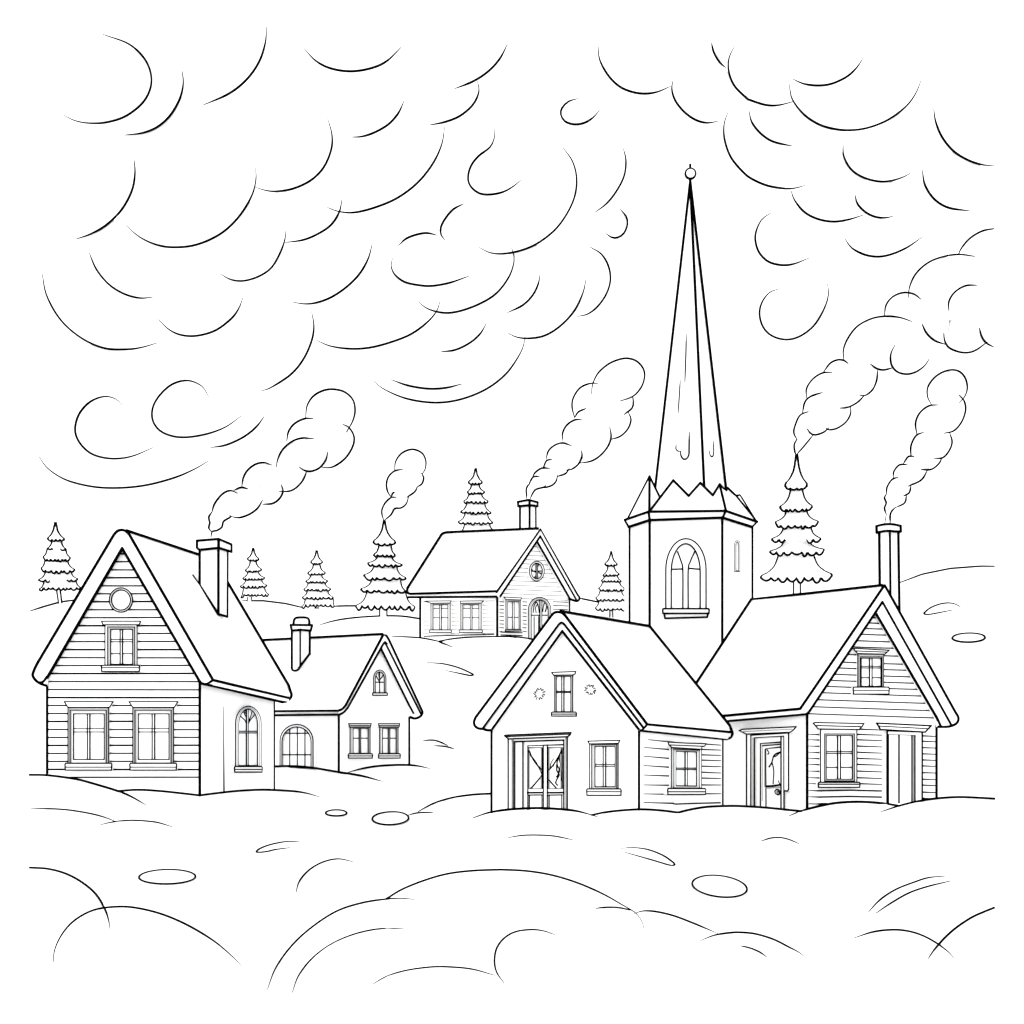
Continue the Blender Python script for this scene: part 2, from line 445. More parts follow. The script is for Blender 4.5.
# roof
def roof_slab(mb, top, drop=.14, m=0):
    lo = [p-V((0, 0, drop)) for p in top]; n = len(top)
    mb.face(top, m); mb.face(lo[::-1], m)
    for i in range(n):
        j = (i+1) % n; mb.face([top[i], lo[i], lo[j], top[j]], m)
mb = MB(); D = .15
at = lambda x, y: pf.at(x, y, D)
eps = V((0, 0, -.004))
ab = lambda x, y: pf.at(x, y, D-.03)
outL = crom([(46, 685), (40, 682.8), (35.5, 679.5), (32.6, 674.5), (34.4, 668.5), (37, 663)], 1)
apexc = crom([(113.5, 534.5), (117, 530.6), (121.5, 529.2), (125.5, 530.4), (129, 533.6)], 1)
bandL = outL+apexc[:len(apexc)//2]+[(121.5, 529.2), (122, 547), (47, 676), (46, 682)]
bandR = [(121.5, 529.2)]+apexc[len(apexc)//2+1:]+[(212.8, 679.3), (206.4, 683.6), (202, 682.6), (199.6, 680.5), (122, 547)]
for b in (bandL, bandR): mb.prism([at(*q) for q in b], -pf.n*(D-.03))
mb.tube([at(*q) for q in outL+apexc[:-1]+[(129, 533.6), (212.8, 679.3)]], 2.7)
mb.segs([at(*q) for q in [(47, 677), (122, 547.5), (199.4, 680.5)]], 2.7)
mb.tube([at(*q) for q in crom([(46.8, 676), (43.5, 680.5), (39.5, 681.8), (36, 680)], 1)], 2.2)
mb.tube([at(*q) for q in crom([(199.4, 680.5), (202, 682.8), (206.4, 683.6)], 1)], 2.6)
mb.tube([at(212.8, 679.3), at(206.4, 683.6)], 2)
YB = 40.9
rA = [ab(125.5, 530.4), ab(212.8, 679.3), P(289, 697.4, YB)]; plR = Plane(*rA); rA.append(plR.at(213, 559.5)); YR = rA[3].y
def on(pl_, pts): return [pl_.at(x, y) for x, y in pts]
def lift(pl_, pts, w=2.5): return [p+pl_.n*(w*LINE*.4*p.y/F) for p in pts]
roof_slab(mb, rA[:3]+on(plR, [(290.6, 693.5), (287.5, 685.5)])+rA[3:])
fasc = [at(212.8, 679.3), P(288, 697.6, YB), P(281, 701.2, YB), at(206.4, 683.6)]
mb.prism(fasc, V((-.05, .0, -.02)))
mb.tube(lift(plR, [rA[0], rA[3]]), 2.5)
tip = crom([(286, 690), (290, 694.3), (291.3, 692.5)], 1)
mb.tube(lift(plR, [rA[3], plR.at(287.5, 685.5)])+[P(x, y, YB) for x, y in crom([(290, 690), (291.3, 693.6), (290.4, 697), (286.6, 700.3), (282, 701.4)], 1)]+[at(206.4, 683.6)], 2.5)
mb.tube([fasc[0], P(288.4, 697.4, YB)], 2.5)
# far slope of the same roof
lf = [ab(121.5, 530.2), ab(33.5, 676)]; bsh = rA[3]-rA[0]
roof_slab(mb, [lf[0], lf[0]+bsh, lf[1]+bsh, lf[1]])
roofA = mb.build('roof', M_ROOF, A)
def chimney(par, faces_shaft, faces_cap, w=2.2, extra=(), thick=None, caplines=True):
    """faces: lists of (x,y,Y) corners; closed behind by a shifted copy"""
    mb = MB()
    for fc, ln in faces_shaft:
        p = [P(*q) for q in fc]; mb.face(p)
        for a, b in ln: mb.tube([p[a], p[b]], w)
    f1 = [P(*q) for q in faces_shaft[0][0]]; f2 = [P(*q) for q in faces_shaft[1][0]]
    side = f2[1]-f2[0]; side.z = 0
    bk = V((f1[0].x, f1[0].y, 0)).normalized()*thick
    mb.face([p+side for p in f1]); mb.face([f1[0], f1[3], f1[3]+side, f1[0]+side])
    for e, ew in extra: mb.tube([P(*q) for q in e], ew)
    ch = mb.build('chimney', M_STONE, par)
    cb = MB()
    for fc in faces_cap:
        p = [P(*q) for q in fc]; cb.prism(p, (side*1.15 if len(faces_cap) > 1 else bk)); cb.segs(p, w, 1, True)
    cb.build('chimney_cap', M_STONE, ch)
    return ch
Yc = plR.at(218, 613.5).y-.28
chimney(A, [([(199.5, 548.6, Yc), (218.2, 547.4, Yc), (218.2, 613.4, Yc), (199.5, 584.5, Yc)], [(0, 3), (3, 2), (1, 2)]),
            ([(218.2, 547.4, Yc), (227.2, 550.5, Yc+.7), (226.9, 616, Yc+.7), (218.2, 613.4, Yc)], [(1, 2), (2, 3)])],
        [[(196.8, 540, Yc-.06), (218.3, 538.3, Yc-.06), (218.3, 547.2, Yc-.06), (199, 549.2, Yc-.06), (196.8, 547, Yc-.06)],
         [(218.5, 538.3, Yc-.06), (231, 543.6, Yc+.7), (231, 551, Yc+.7), (218.5, 547.2, Yc-.06)]],
        2.3, [([(192.6, 574.5, plR.at(192.6, 574.5).y-.12), (199.5, 584.5, Yc)], 1.5)], .9)

# ================================================================== small cottage behind it
oB = P(340, 770, 44); oB.z = .4
B = thing('cottage', oB, 'small plain white cottage with a stubby chimney, tucked behind the largest left cottage', 'house', gA)
pf = wallplane(338.6, 44, 409, 46.2); ps = wallplane(338.6, 44, 240, 48.5)
mb = MB()
f = [pf.at(*q) for q in [(338.6, 785), (338.6, 713.5), (381, 646), (409, 704), (409, 785)]]; mb.face(f)
mb.face([ps.at(*q) for q in [(338.6, 785), (338.6, 713), (250, 713), (250, 785)]])
sh = P(240, 740, 48.5)-P(338.6, 740, 44); back = [p+sh for p in f]; mb.face(back); mb.face([f[3], f[4], back[4], back[3]])
mb.tube([pf.at(338.6, 714), pf.at(338.6, 771)], 2); mb.tube([pf.at(409, 704), pf.at(409, 764.7)], 2)
mb.build('wall', M_WALL, B)
def door_arch():
    win = window(B, ps, arch(280, 312.8, 723.8, 740, 767), arch(281.8, 311, 726.2, 741, 766.6), [289.6, 297.2, 304.8], [732.6, 754],
                 name='arched_door', w=1.3)
door_arch()
window(B, pf, arch(373.4, 385.7, 669.4, 678, 692.4), arch(375, 384.2, 671.2, 678, 692), [379.4], [681.5], None, (372.4, 692.2, 387.2, 694.6, None),
       name='arched_window', w=1.15, trac=[[(379.4, 681), (377, 677), (376, 675)], [(379.6, 679), (382, 676), (383, 674)], [(379.2, 677), (378.6, 674), (379.6, 671.6)]])
for (hx0, hx1, cx0, cx1, sx0, sx1, v) in ((348.5, 371, 349.8, 369.9, 348, 372.4, 359.8), (378.2, 399.6, 379.3, 397.9, 378.2, 400.2, 388.9)):
    window(B, pf, R4(cx0, 726.4, cx1, 753), R4(cx0+3, 727.6, cx1-2, 752.6), [(v-.7, v+.7)], [737.5],
           [(hx0, 722.9), (hx1, 722.9), (hx1-.8, 726.4), (hx0+.8, 726.4)], (sx0, 753, sx1, 757.4, 755.2), w=1.1,
           frames=[(R4(cx0+1.3, 727, cx1-1, 752.8), 2)], header_line=[(hx0+1, 724.8), (hx1-1, 724.8)])
mb = MB(); D = .16
at = lambda x, y: pf.at(x, y, D); as_ = lambda x, y: ps.at(x, y, D)
Ye = at(338, 710).y
barge_o = crom([(338, 710), (342, 708.2), (345.5, 704.5)], 1)+[(383, 634)]
barge_i = crom([(339, 714), (343.5, 711.6), (347.5, 707)], 1)+[(384.4, 641.4)]
mb.prism([at(*q) for q in barge_o+barge_i[::-1]], -pf.n*(D-.03))
rt = [(383, 634), (386, 634.8), (388.6, 639)]; tipB = crom([(420.8, 708), (422.2, 712), (419.6, 716), (414.5, 717.8), (410, 716.4)], 1)
mb.prism([at(*q) for q in rt+tipB+[(409, 705), (381, 646.6), (384.4, 641.4)]], -pf.n*(D-.03))
mb.tube([at(*q) for q in barge_o+rt[1:]+tipB], 2.3); mb.tube([at(*q) for q in barge_i[:-1]+[(383.4, 642.6)]]+[at(384.6, 641.2), at(386.4, 643)], 2)
mb.segs([at(*q) for q in [(384.6, 641.4), (420.6, 713)]], 1.9); mb.segs([at(*q) for q in [(380.6, 647.4), (409.2, 705), (413.2, 712.4)]], 2)
YL = 48.9
top = [ab(383, 634), ab(345.5, 704.5), ab(338, 710), P(246, 710.8, YL)]; plB = Plane(top[0], top[1], top[3]); top[2] = plB.at(338, 710); top.append(plB.at(252, 640.6))
roof_slab(mb, top)
mb.prism([at(338, 710), P(246, 710.8, YL), P(246, 714.8, YL), at(339, 714)], V((.02, .06, 0)))
mb.tube(lift(plB, [top[0], top[4]]), 2.2); mb.tube([p+ps.n*.09 for p in (at(338, 710), ps.at(246, 710.8, .16))], 2.1); mb.tube([p+ps.n*.09 for p in (at(339, 714), ps.at(246, 714.8, .16))], 2.1)
bsh = top[4]-top[0]; r0, r1 = ab(384, 634.8), ab(421, 711)
roof_slab(mb, [r0, r1, r1+bsh, r0+bsh])
mb.build('roof', M_ROOF, B)
Yc = plB.at(296, 668).y-.4
ch = chimney(B, [([(291.6, 629.5, Yc), (300, 629.5, Yc), (300, 666, Yc), (291.6, 667, Yc)], [(0, 3)]),
            ([(300, 629.5, Yc), (309.7, 629.5, Yc+.08), (309.5, 653, Yc+.08), (300, 665.5, Yc)], [(1, 2), (2, 3)])],
        [[(290.4, 624.2, Yc-.08), (312, 624.4, Yc-.08), (310.6, 630, Yc-.08), (300, 629, Yc-.08), (291.6, 630, Yc-.08)]],
        2, [([(300, 629.5, Yc-.03), (300, 665.5, Yc-.03)], 1.4)]+[([(x, y, Yc-.01) for x, y in crom([(291.6, 667), (292.4, 669.4), (295, 670), (298, 668.8), (300, 665.8)], .8)], 2)], .7)
pb = MB(); p = [P(x, y, Yc-.03) for x, y in crom([(293.2, 624), (293.8, 619.6), (295.6, 617.2), (301, 616.6), (306.6, 617), (308.8, 619), (309.2, 624.2)], 1)]
pb.prism(p, V((0, .55, 0))); pb.tube(p, 2)
pb.build('chimney_pot', M_STONE, ch)

# ================================================================== cottage on the hill
oE = P(497, 640, 60); oE.z -= .2
E = thing('cottage', oE, 'clapboard cottage up on the snowy hill with a round gable window and arched door', 'house', gA)
pf = wallplane(497, 60, 569.3, 63.5); ps = wallplane(497, 60, 420, 62.5)
mb = MB()
f = [pf.at(*q) for q in [(497, 652), (497, 596), (537, 541), (569.3, 598), (569.3, 652)]]; mb.face(f)
mb.face([ps.at(*q) for q in [(497, 652), (497, 595.5), (420, 595.5), (420, 652)]])
sh = P(420, 740, 62.5)-P(497, 740, 60); back = [p+sh for p in f]; mb.face(back); mb.face([f[3], f[4], back[4], back[3]])
mb.tube([pf.at(497, 596), pf.at(497, 636.5)], 2.3); mb.tube([ps.at(420, 596.5), ps.at(420, 638.4)], 2.2); mb.tube([pf.at(569.3, 598), pf.at(569.3, 612.5)], 1.9)
for i in range(9):
    y = 600.5+4.05*i
    for x0, x1 in ((423, 429), (451, 459), (482.5, 494)): line(mb, ps, [(x0, y), (x1, y-.2)], .004, 1, 1, False, (.4, .4))
for y in (633.6,): line(mb, ps, [(424, y+2), (447, y+1.2), (494, y)], .004, 1, 1)
for i in range(13):                                           # gable clapboards
    y = 546.5+4.25*i
    if y < 596: xl, xr = 537-(y-541)*.70, 537+(y-541)*.52
    else: xl, xr = 500, 568
    line(mb, pf, [(xl+1.5, y-.5), (xr-1, y+2.2*(xr-xl)/70)], .004, .85, 1, False, (.5, .5))
for i in range(9):
    y = 601+3.7*i
    for x0, x1 in ((499.4, 504.5), (522.5, 526.8)): line(mb, pf, [(x0, y), (x1, y+.3)], .004, .75, 1)
    if y < 612: line(mb, pf, [(553, y), (567.5, y+.6)], .004, .75, 1)
for y in (631.8, 634.6): line(mb, pf, [(500.6, y-.4), (522, y+.3)], .004, .95, 1)
mb.build('wall', M_WALL, E)
window(E, pf, circ(536.6, 570.4, 7.4, 9.8), circ(536.6, 570.4, 5.6, 7.9), [(536, 537.4)], [570.4], name='round_window', w=1.1,
       trac=[[(531.5, 568), (533, 570.6), (535.6, 571)], [(538, 571), (540.6, 573), (541.8, 571)], [(534, 577), (536, 574.6), (536.4, 571)], [(537.6, 566), (539, 563.4), (541, 566)]])
for (x0, x1, v, hx) in ((430.6, 450, 440.2, (424, 451)), (460.4, 481, 470.9, (460, 483.6))):
    window(E, ps, R4(x0, 602, x1, 630), R4(x0+2.2, 604, x1-2.4, 629), [(v-.8, v+.8)], [607.6, 617], [(hx[0], 600.5), (hx[1], 600.2), (x1, 602.2), (x0, 602.4)],
           (x0-1.6, 629.3, x1+1.2, 631.8, None), w=.85, frames=[(R4(x0+1.1, 603, x1-1.2, 629.6), 2)])
window(E, pf, R4(505.6, 598.4, 520.6, 629.3), R4(507.6, 601, 518.8, 628.6), [(512.4, 514)], [(616.6)], [(503.6, 596.4), (521.4, 597.2), (520.6, 599.2), (505.6, 598.6)],
       (505, 629, 521, 630.4, None), w=.85, frames=[(R4(506.6, 600, 519.7, 629), 2)])
window(E, pf, arch(528.2, 550.6, 596.6, 609, 641), arch(531, 548, 599.2, 610, 640), [(539.8, 541.6)], [614.5], name='arched_door', w=1.1,
       frames=[(arch(529.6, 549.2, 597.9, 609.5, 640.5), 2)],
       trac=[[(533, 612), (534, 605), (536.4, 601.4), (538, 605), (539, 612)], [(542.6, 611), (543.6, 604), (545.4, 602), (546.4, 606), (545, 611)], [(534, 616), (534, 639)], [(538.4, 616), (538.4, 639)], [(536, 612), (535.4, 607), (537, 604)]])
mb = MB(); D = .22; at = lambda x, y: pf.at(x, y, D)
YL = 63.3
barge_o = [(496.4, 591.4), (540.2, 528.6)]; barge_i = [(497.5, 596.2), (500, 595.6), (540, 535.6)]
mb.prism([at(*q) for q in barge_o+barge_i[::-1]], -pf.n*(D-.03))
tipE = crom([(577.6, 594.6), (579.4, 597.4), (577, 600.4), (573.6, 599.8)], .8)
mb.prism([at(*q) for q in [(540.2, 528.6)]+tipE+[(569.6, 598), (537, 541), (540, 535.6)]], -pf.n*(D-.03))
mb.tube([at(*q) for q in barge_o+tipE+[(569, 598)]], 2.1); mb.tube([at(*q) for q in barge_i[1:]], 1.9); mb.segs([at(540, 535.6), at(576, 599)], 1.8)
mb.segs([at(*q) for q in [(537, 541), (570, 598.6)]], 1.9)
plE = Plane(ab(538.4, 528.6), ab(496.4, 591.4), P(410, 594, YL)); top = on(plE, [(538.4, 528.6), (496.4, 591.4)]+crom([(410, 594), (407.6, 592.4), (407.6, 588.6)], 1)+crom([(440, 537.6), (442.8, 533.8), (447.5, 532.4)], 1))
roof_slab(mb, top)
mb.tube(lift(plE, top[1:]+[top[0]]), 2.1)
mb.prism([at(496.4, 591.4), P(410, 594, YL), P(409.4, 596.8, YL), at(497.5, 596.2)], V((.02, .06, 0)))
mb.tube([p+ps.n*.12 for p in (at(497.5, 596.2), ps.at(409.4, 596.8, .25))], 2)
bsh = top[-1]-top[0]; r0, r1 = ab(540.2, 529.4), ab(578.4, 597)
roof_slab(mb, [r0, r1, r1+bsh, r0+bsh])
mb.build('roof', M_ROOF, E)
Yc = plE.at(526, 529).y+.5
chimney(E, [([(519.7, 505, Yc), (529.4, 505, Yc), (529.4, 534, Yc), (519.7, 534, Yc)], [(0, 3)]),
            ([(529.4, 505, Yc), (535.4, 505, Yc+.5), (535.6, 534, Yc+.5), (529.4, 534, Yc)], [(0, 3), (1, 2)])],
        [[(517.6, 501.2, Yc-.1), (528, 499.3, Yc-.1), (529.2, 499.5, Yc-.1), (529.2, 504.6, Yc-.1), (518, 505.6, Yc-.1)],
         [(529.4, 499.5, Yc-.1), (537.4, 501.6, Yc+.5), (537.2, 505.6, Yc+.5), (529.4, 504.4, Yc-.1)]], 2, (), .6)

# ================================================================== front cottage at right
oC = P(600, 800, 30); oC.z = 0
C = thing('cottage', oC, 'white cottage with double glazed doors and two small wreaths on its gable', 'house', gA)
pf = wallplane(491.3, 31.5, 638.8, 29); ps = wallplane(638.8, 29, 722, 33.9)
mb = MB()
f = [pf.at(*q) for q in [(491.3, 826), (491.3, 729), (562, 630.5), (638.8, 729), (638.8, 826)]]; mb.face(f)
mb.face([ps.at(*q) for q in [(638.8, 826), (638.8, 729), (722, 737.5), (722, 818)]])
sh = P(722, 740, 33.9)-P(638.8, 740, 29); back = [p+sh for p in f]; mb.face(back); mb.face([f[0], f[1], back[1], back[0]])
mb.tube([pf.at(491.3, 729), pf.at(491.3, 811.8)], 2.4); mb.tube([pf.at(638.8, 729), pf.at(638.8, 809)], 2.3); mb.tube([ps.at(722.2, 738), ps.at(722.2, 805.8)], 2.2)
for y0, y1, x0 in ((739, 741.5, 648), (746.7, 749.2, 644), (755.5, 758, 643.5), (764.8, 766.8, 643.5), (774.3, 775.4, 643.5), (784.2, 784.6, 643.5), (793.2, 793.6, 643.5), (801.7, 802.6, 643.5)):
    line(mb, ps, [(x0, y0), (673, y1)], .004, 1.35, 1, False, (.5, 1))
for y0, y1 in ((743, 744.4), (748.6, 749.4), (754, 754.7), (759.3, 760), (765.4, 766), (771.4, 772.3), (777.3, 777.8), (784.2, 784.3), (793, 793)):
    line(mb, ps, [(699, y0), (720.4, y1)], .004, 1.3, 1, False, (1, .6))
line(mb, ps, [(673, 802.8), (675, 803.4), (690, 802.8), (720, 802)], .004, 1.2, 1)
mb.build('wall', M_WALL, C)
window(C, pf, R4(554, 674, 572.6, 711.5), R4(556, 675.6, 570.6, 711), [(561.6, 563.6)], [(690.6, 691.8)], [(551.4, 672), (553, 671.6), (575.6, 670.8), (575, 673), (572.6, 674.2), (553.4, 674.4)],
       (551, 711.4, 576.4, 715.4, 713.4), w=1.2, frames=[(R4(555, 674.8, 571.6, 711.3), 2)])
window(C, pf, [(589.4, 743), (618, 742.4), (618, 788), (589.4, 788.4)], R4(594.6, 745.6, 615, 786), [(603, 605.4)], [(763.7, 765.5)],
       [(587.6, 740.4), (619.6, 739.6), (618.2, 742.6), (589.2, 743.2)], (586.4, 788.2, 621, 794.6, 791), w=1.2,
       frames=[(R4(591.4, 743.8, 616.6, 788), 1), (R4(592.8, 744.6, 615.8, 787.6), 2)])
window(C, ps, [(671.2, 747), (701.2, 748.4), (701.2, 788), (671.2, 787.6)], [(675.6, 750.4), (696.4, 751.2), (696.4, 785.4), (675.6, 785)], [(685, 687)], [(767.4, 768.8)],
       [(668, 741.4), (686, 742.4), (705.8, 743), (704.4, 745.4), (701.4, 746), (701.2, 748.6), (671.6, 746.8), (668.6, 744)], (667.4, 787.8, 705.4, 793.8, 791), w=1.2,
       frames=[([(672.8, 748.4), (699.4, 749.6), (699.4, 787.4), (672.8, 787)], 1), ([(674, 749.4), (698, 750.4), (698, 787), (674, 786.6)], 2)], header_line=[(669, 744.2), (704, 745.6)])
# double glazed doors
mb = MB()
oo = [(508, 812), (508, 738), (567, 735.6), (567, 812)]; ii = [(514.4, 812), (514.4, 741), (563.6, 739.4), (563.6, 812)]
o3 = [pf.at(x, y, .09) for x, y in oo]; i3 = [pf.at(x, y, .09) for x, y in ii]
mb.ring(o3, i3, -pf.n*.088, 0, False); mb.segs([pf.at(*q, .09) for q in [(508, 808.6), (508, 738), (567, 735.6), (567, 808.6)]], 1.5)
mb.segs([pf.at(*q, .09) for q in [(514.4, 808.4), (514.4, 741), (563.6, 739.4), (563.6, 808.4)]], 1.4)
for x in (511.6, 512.9): line(mb, pf, [(x, 739.5), (x, 808.6)], .092, 1, 2 if x < 512 else 1)
line(mb, pf, [(565.4, 737), (565.4, 808.5)], .092, .9, 2)
dC = mb.build('double_door', M_TRIM, C)
hb = MB(); board(hb, pf, [(504.2, 735), (506, 734.4), (570.8, 731.8), (570, 734), (567.4, 736), (508.2, 738.2)], .002, .16, 1.4); line(hb, pf, [(505.4, 736), (570, 733.4)], .164, 1.1)
hb.build('lintel', M_TRIM, dC)
lb = MB(); lb.face([pf.at(x, y, .04) for x, y in ii])
line(lb, pf, [(522.7, 741), (522.7, 808.4)], .044, 1.5); line(lb, pf, [(523.9, 741), (523.9, 808.4)], .044, .9, 2)
board(lb, pf, [(543.2, 744.6), (547, 744.4), (547, 808.4), (543.2, 808.4)], .036, .06, 1.2)
for pts in ([(527.6, 809), (527.6, 745), (562.4, 744)],): line(lb, pf, pts, .044, 1.3)
for xx in ((528.2, 542.2), (548, 562)):
    x0, x1 = xx
    for q, gm in ((0, 1), (1.3, 2)): line(lb, pf, [(x0+q, 747+q*.4), (x1-q, 746.8+q*.4), (x1-q, 788-q*.3), (x0+q, 788-q*.3), (x0+q, 747+q*.4)], .044, 1.2, gm)
    line(lb, pf, [(x0-1, 792), (x1+.5, 791.8)], .044, 1.5); line(lb, pf, [(x0, 794.4), (x1, 794.2)], .044, 1.1)
    line(lb, pf, [(x0+1, 808.6), (x0+1, 795)], .044, 1.2); line(lb, pf, [(x1-.5, 808.6), (x1-.5, 795)], .044, 1)
for pts, w_ in (([(529, 750), (532, 757), (537, 764.4), (542.4, 769.6)], 1.5), ([(530, 754), (536, 762), (542, 773.4)], 1.3), ([(530.8, 787.6), (536, 781.6), (542.4, 774)], 1.4),
            ([(548, 770), (553.6, 763.4), (561.6, 750)], 1.3), ([(548, 778), (552, 783), (556, 787.4)], 1.3), ([(549.6, 768), (551, 762), (553.4, 758)], .8), ([(550, 767), (553.6, 765)], .8),
            ([(561.4, 749), (558.4, 756), (556.8, 763), (559, 768), (560.4, 764), (559, 757), (561, 752)], 1.2), ([(556.4, 764), (556.6, 770), (559, 774), (557, 778), (555.4, 782), (557.4, 784.6)], 1.3),
            ([(559.4, 768), (558, 774), (556.6, 776)], 1.6), ([(561.4, 770), (561, 780)], .9)):
    line(lb, pf, pts, .048, w_, 1, True)
lb.build('door_leaf', M_TRIM, dC)
# wreaths hang on the gable: things of their own
for cx, cy, lab in ((539, 693, 'small round dotted wreath hung on the gable left of the attic window'), (590, 689, 'small round dotted wreath hung on the gable right of the attic window')):
    mb = MB(); n = 13; ring = [pf.at(cx+4.1*math.cos(2*math.pi*i/24), cy+4.4*math.sin(2*math.pi*i/24), .02) for i in range(24)]
    mb.tube(ring, 2.2, 0, closed=True)
    for i in range(n):
        th = 2*math.pi*(i+.3)/n; a = th+random.uniform(-.6, .8); r = 4.6+random.uniform(-.6, .5)
        x, y = cx+r*math.cos(th), cy+r*math.sin(th)*1.05; l = random.uniform(.9, 1.3)
        line(mb, pf, [(x-l*math.cos(a), y-l*math.sin(a)), (x+l*math.cos(a), y+l*math.sin(a))], .05, 1.0, 1)
        if i % 2: line(mb, pf, [(x-l*math.cos(a+1.3), y-l*math.sin(a+1.3)), (x, y)], .05, .8, 1)
    tag(mb.build('wreath', M_FIR, origin=pf.at(cx, cy, .02)), lab, 'wreath', 'wreaths on the gable')
mb = MB(); D = .15; D2 = .22; at = lambda x, y: pf.at(x, y, D); at2 = lambda x, y: pf.at(x, y, D2)
# snow-thick outer edge, then the bargeboard
tipC = crom([(482.6, 728.3), (478, 727.6), (474.8, 725), (474, 721), (475.6, 716.6)], 1); apC = crom([(551.6, 614.6), (554.6, 611.9), (558.5, 611.3), (562, 612.2), (565, 614.8)], 1)
outerC = tipC+apC+[(647, 723.6)]
midC = [(482.6, 727.6)]+crom([(558, 624.4), (560, 622.4), (562, 622), (564.5, 624)], .7)+[(643.6, 727.4)]
mb.prism([at2(*q) for q in outerC+midC[::-1]], -pf.n*(D2-.05))
inC = [(491.2, 729.6), (562, 630.4), (638.8, 729)]
mb.prism([at(*q) for q in midC+[(640.5, 730), (638.8, 729), (562, 630.4), (491.2, 729.6)]], -pf.n*(D-.03))
mb.tube([at2(*q) for q in outerC], 2.6); mb.tube([at2(*q) for q in midC], 2.2); mb.segs([at(*q) for q in inC], 2.5)
mb.tube([at(*q) for q in crom([(482, 728), (486, 729.4), (491.4, 729.7)], 1)], 2.5); mb.tube([at2(647, 723.6), at2(641.4, 730)], 2)
YB = 34.2
ab2 = lambda x, y: pf.at(x, y, D2-.03)
rC = [ab2(559.5, 611.3), ab2(647, 723.6), P(730.6, 731.2, YB)]; plC = Plane(*rC); rC.append(plC.at(648.5, 626.2))
roof_slab(mb, rC[:3]+on(plC, [(728.6, 725.6)])+rC[3:])
fas = [at2(647, 723.6), P(731, 731.4, YB), P(728, 738.3, YB), at2(640.4, 729.8)]
mb.prism(fas, V((-.05, .02, 0)))
mb.tube(lift(plC, [rC[0], rC[3]]), 2.4)
mb.tube(lift(plC, [rC[3], plC.at(728.6, 725.6)])+[P(x, y, YB) for x, y in crom([(731.4, 729.6), (732.2, 733), (730.4, 736.8), (726.5, 738.4)], .8)]+[at2(640.4, 729.8)], 2.4)
mb.tube([fas[0], P(730.6, 731.4, YB)], 2.4)
bsh = rC[3]-rC[0]; r0, r1 = ab2(558, 612), ab2(475.4, 721.5)
roof_slab(mb, [r0, r1, r1+bsh, r0+bsh])
mb.build('roof', M_ROOF, C)

# ================================================================== clapboard cottage at far right
oD = P(830, 800, 33.5); oD.z = 0
Dh = thing('cottage', oD, 'clapboard cottage at far right with a very tall thin chimney', 'house', gA)
pf = wallplane(806.9, 33, 936, 34.2); ps = wallplane(806.9, 33, 727, 38.2)
mb = MB()
f = [pf.at(*q) for q in [(806.9, 824), (806.9, 712.5), (875, 611), (936, 716.5), (936, 824)]]; mb.face(f)
mb.face([ps.at(*q) for q in [(806.9, 824), (806.9, 712.5), (700, 722), (700, 818)]])
sh = P(700, 740, 40.2)-P(806.9, 740, 33); back = [p+sh for p in f]; mb.face(back); mb.face([f[3], f[4], back[4], back[3]])
mb.tube([pf.at(806.9, 713), pf.at(806.9, 808.4)], 2.4); mb.tube([pf.at(936.2, 716.5), pf.at(936.2, 797.8)], 2.4)
for y in (617, 622.3, 627.8, 633.6, 640, 646.2, 653.8, 661.5, 667.3, 673.6, 679.7, 685.7, 692, 699, 706, 713):
    xl, xr = 807+(712.5-y)*.671, 875+(y-611)*.578
    sl = .033*(xr-xl)
    line(mb, pf, [(xl+1, y), (xr-.5, y+sl)], .012, 1.4, 1, False, (.75, .75))
for i, y in enumerate((728.4, 733.6, 739, 745.3, 751.5, 757.6, 763.6, 770.3, 776.9, 782.8, 789.8, 796, 803)):
    if i: line(mb, pf, [(809, y), (821, y+.4)], .012, 1.35, 1, False, (.5, 1))
    if y < 786: line(mb, pf, [(856, y), (881.5, y+.9)], .012, 1.35, 1, False, (1, .6))
    elif y < 800: line(mb, pf, [(818, y+.3), (850, y-.3), (881, y+.4)], .012, 1.35)
    else: line(mb, pf, [(818, y), (826, y-.4)], .004, 1.1)
    if i and y < 798: line(mb, pf, [(923, y+1.6), (934.8, y+2)], .008, 1.25, 1, False, (1, .7))
mb.build('wall', M_WALL, Dh)
window(Dh, pf, R4(857.6, 653, 883.4, 686.8), R4(861, 657.4, 880.8, 685.6), [(869.4, 871.8)], [(665.6, 667.2), 677],
       [(853, 648), (857, 647.8), (889, 649.6), (884.6, 653.4), (857.4, 652.8)], (853, 686.4, 889, 693.4, 690), w=1.15,
       frames=[(R4(858.8, 654.4, 882.4, 686.2), 2), (R4(860, 656, 881.7, 686), 1)], header_line=[(855, 650.2), (886.6, 651.4)])
window(Dh, pf, R4(820.4, 728.6, 856.6, 782), R4(826, 734.6, 852.2, 778.6), [(837.5, 840.2)], [(750.8, 752.6), 766.6],
       [(813, 722.4), (815, 721.8), (863.8, 722.8), (862, 725.4), (859, 728.8), (818, 728.2)], (818, 781.6, 859.8, 786.6, 783.6), w=1.25,
       frames=[(R4(824.4, 733.2, 854.4, 780.4), 1), (R4(825.2, 733.9, 853.3, 779.4), 2)], header_line=[(815, 724.8), (862, 726)])
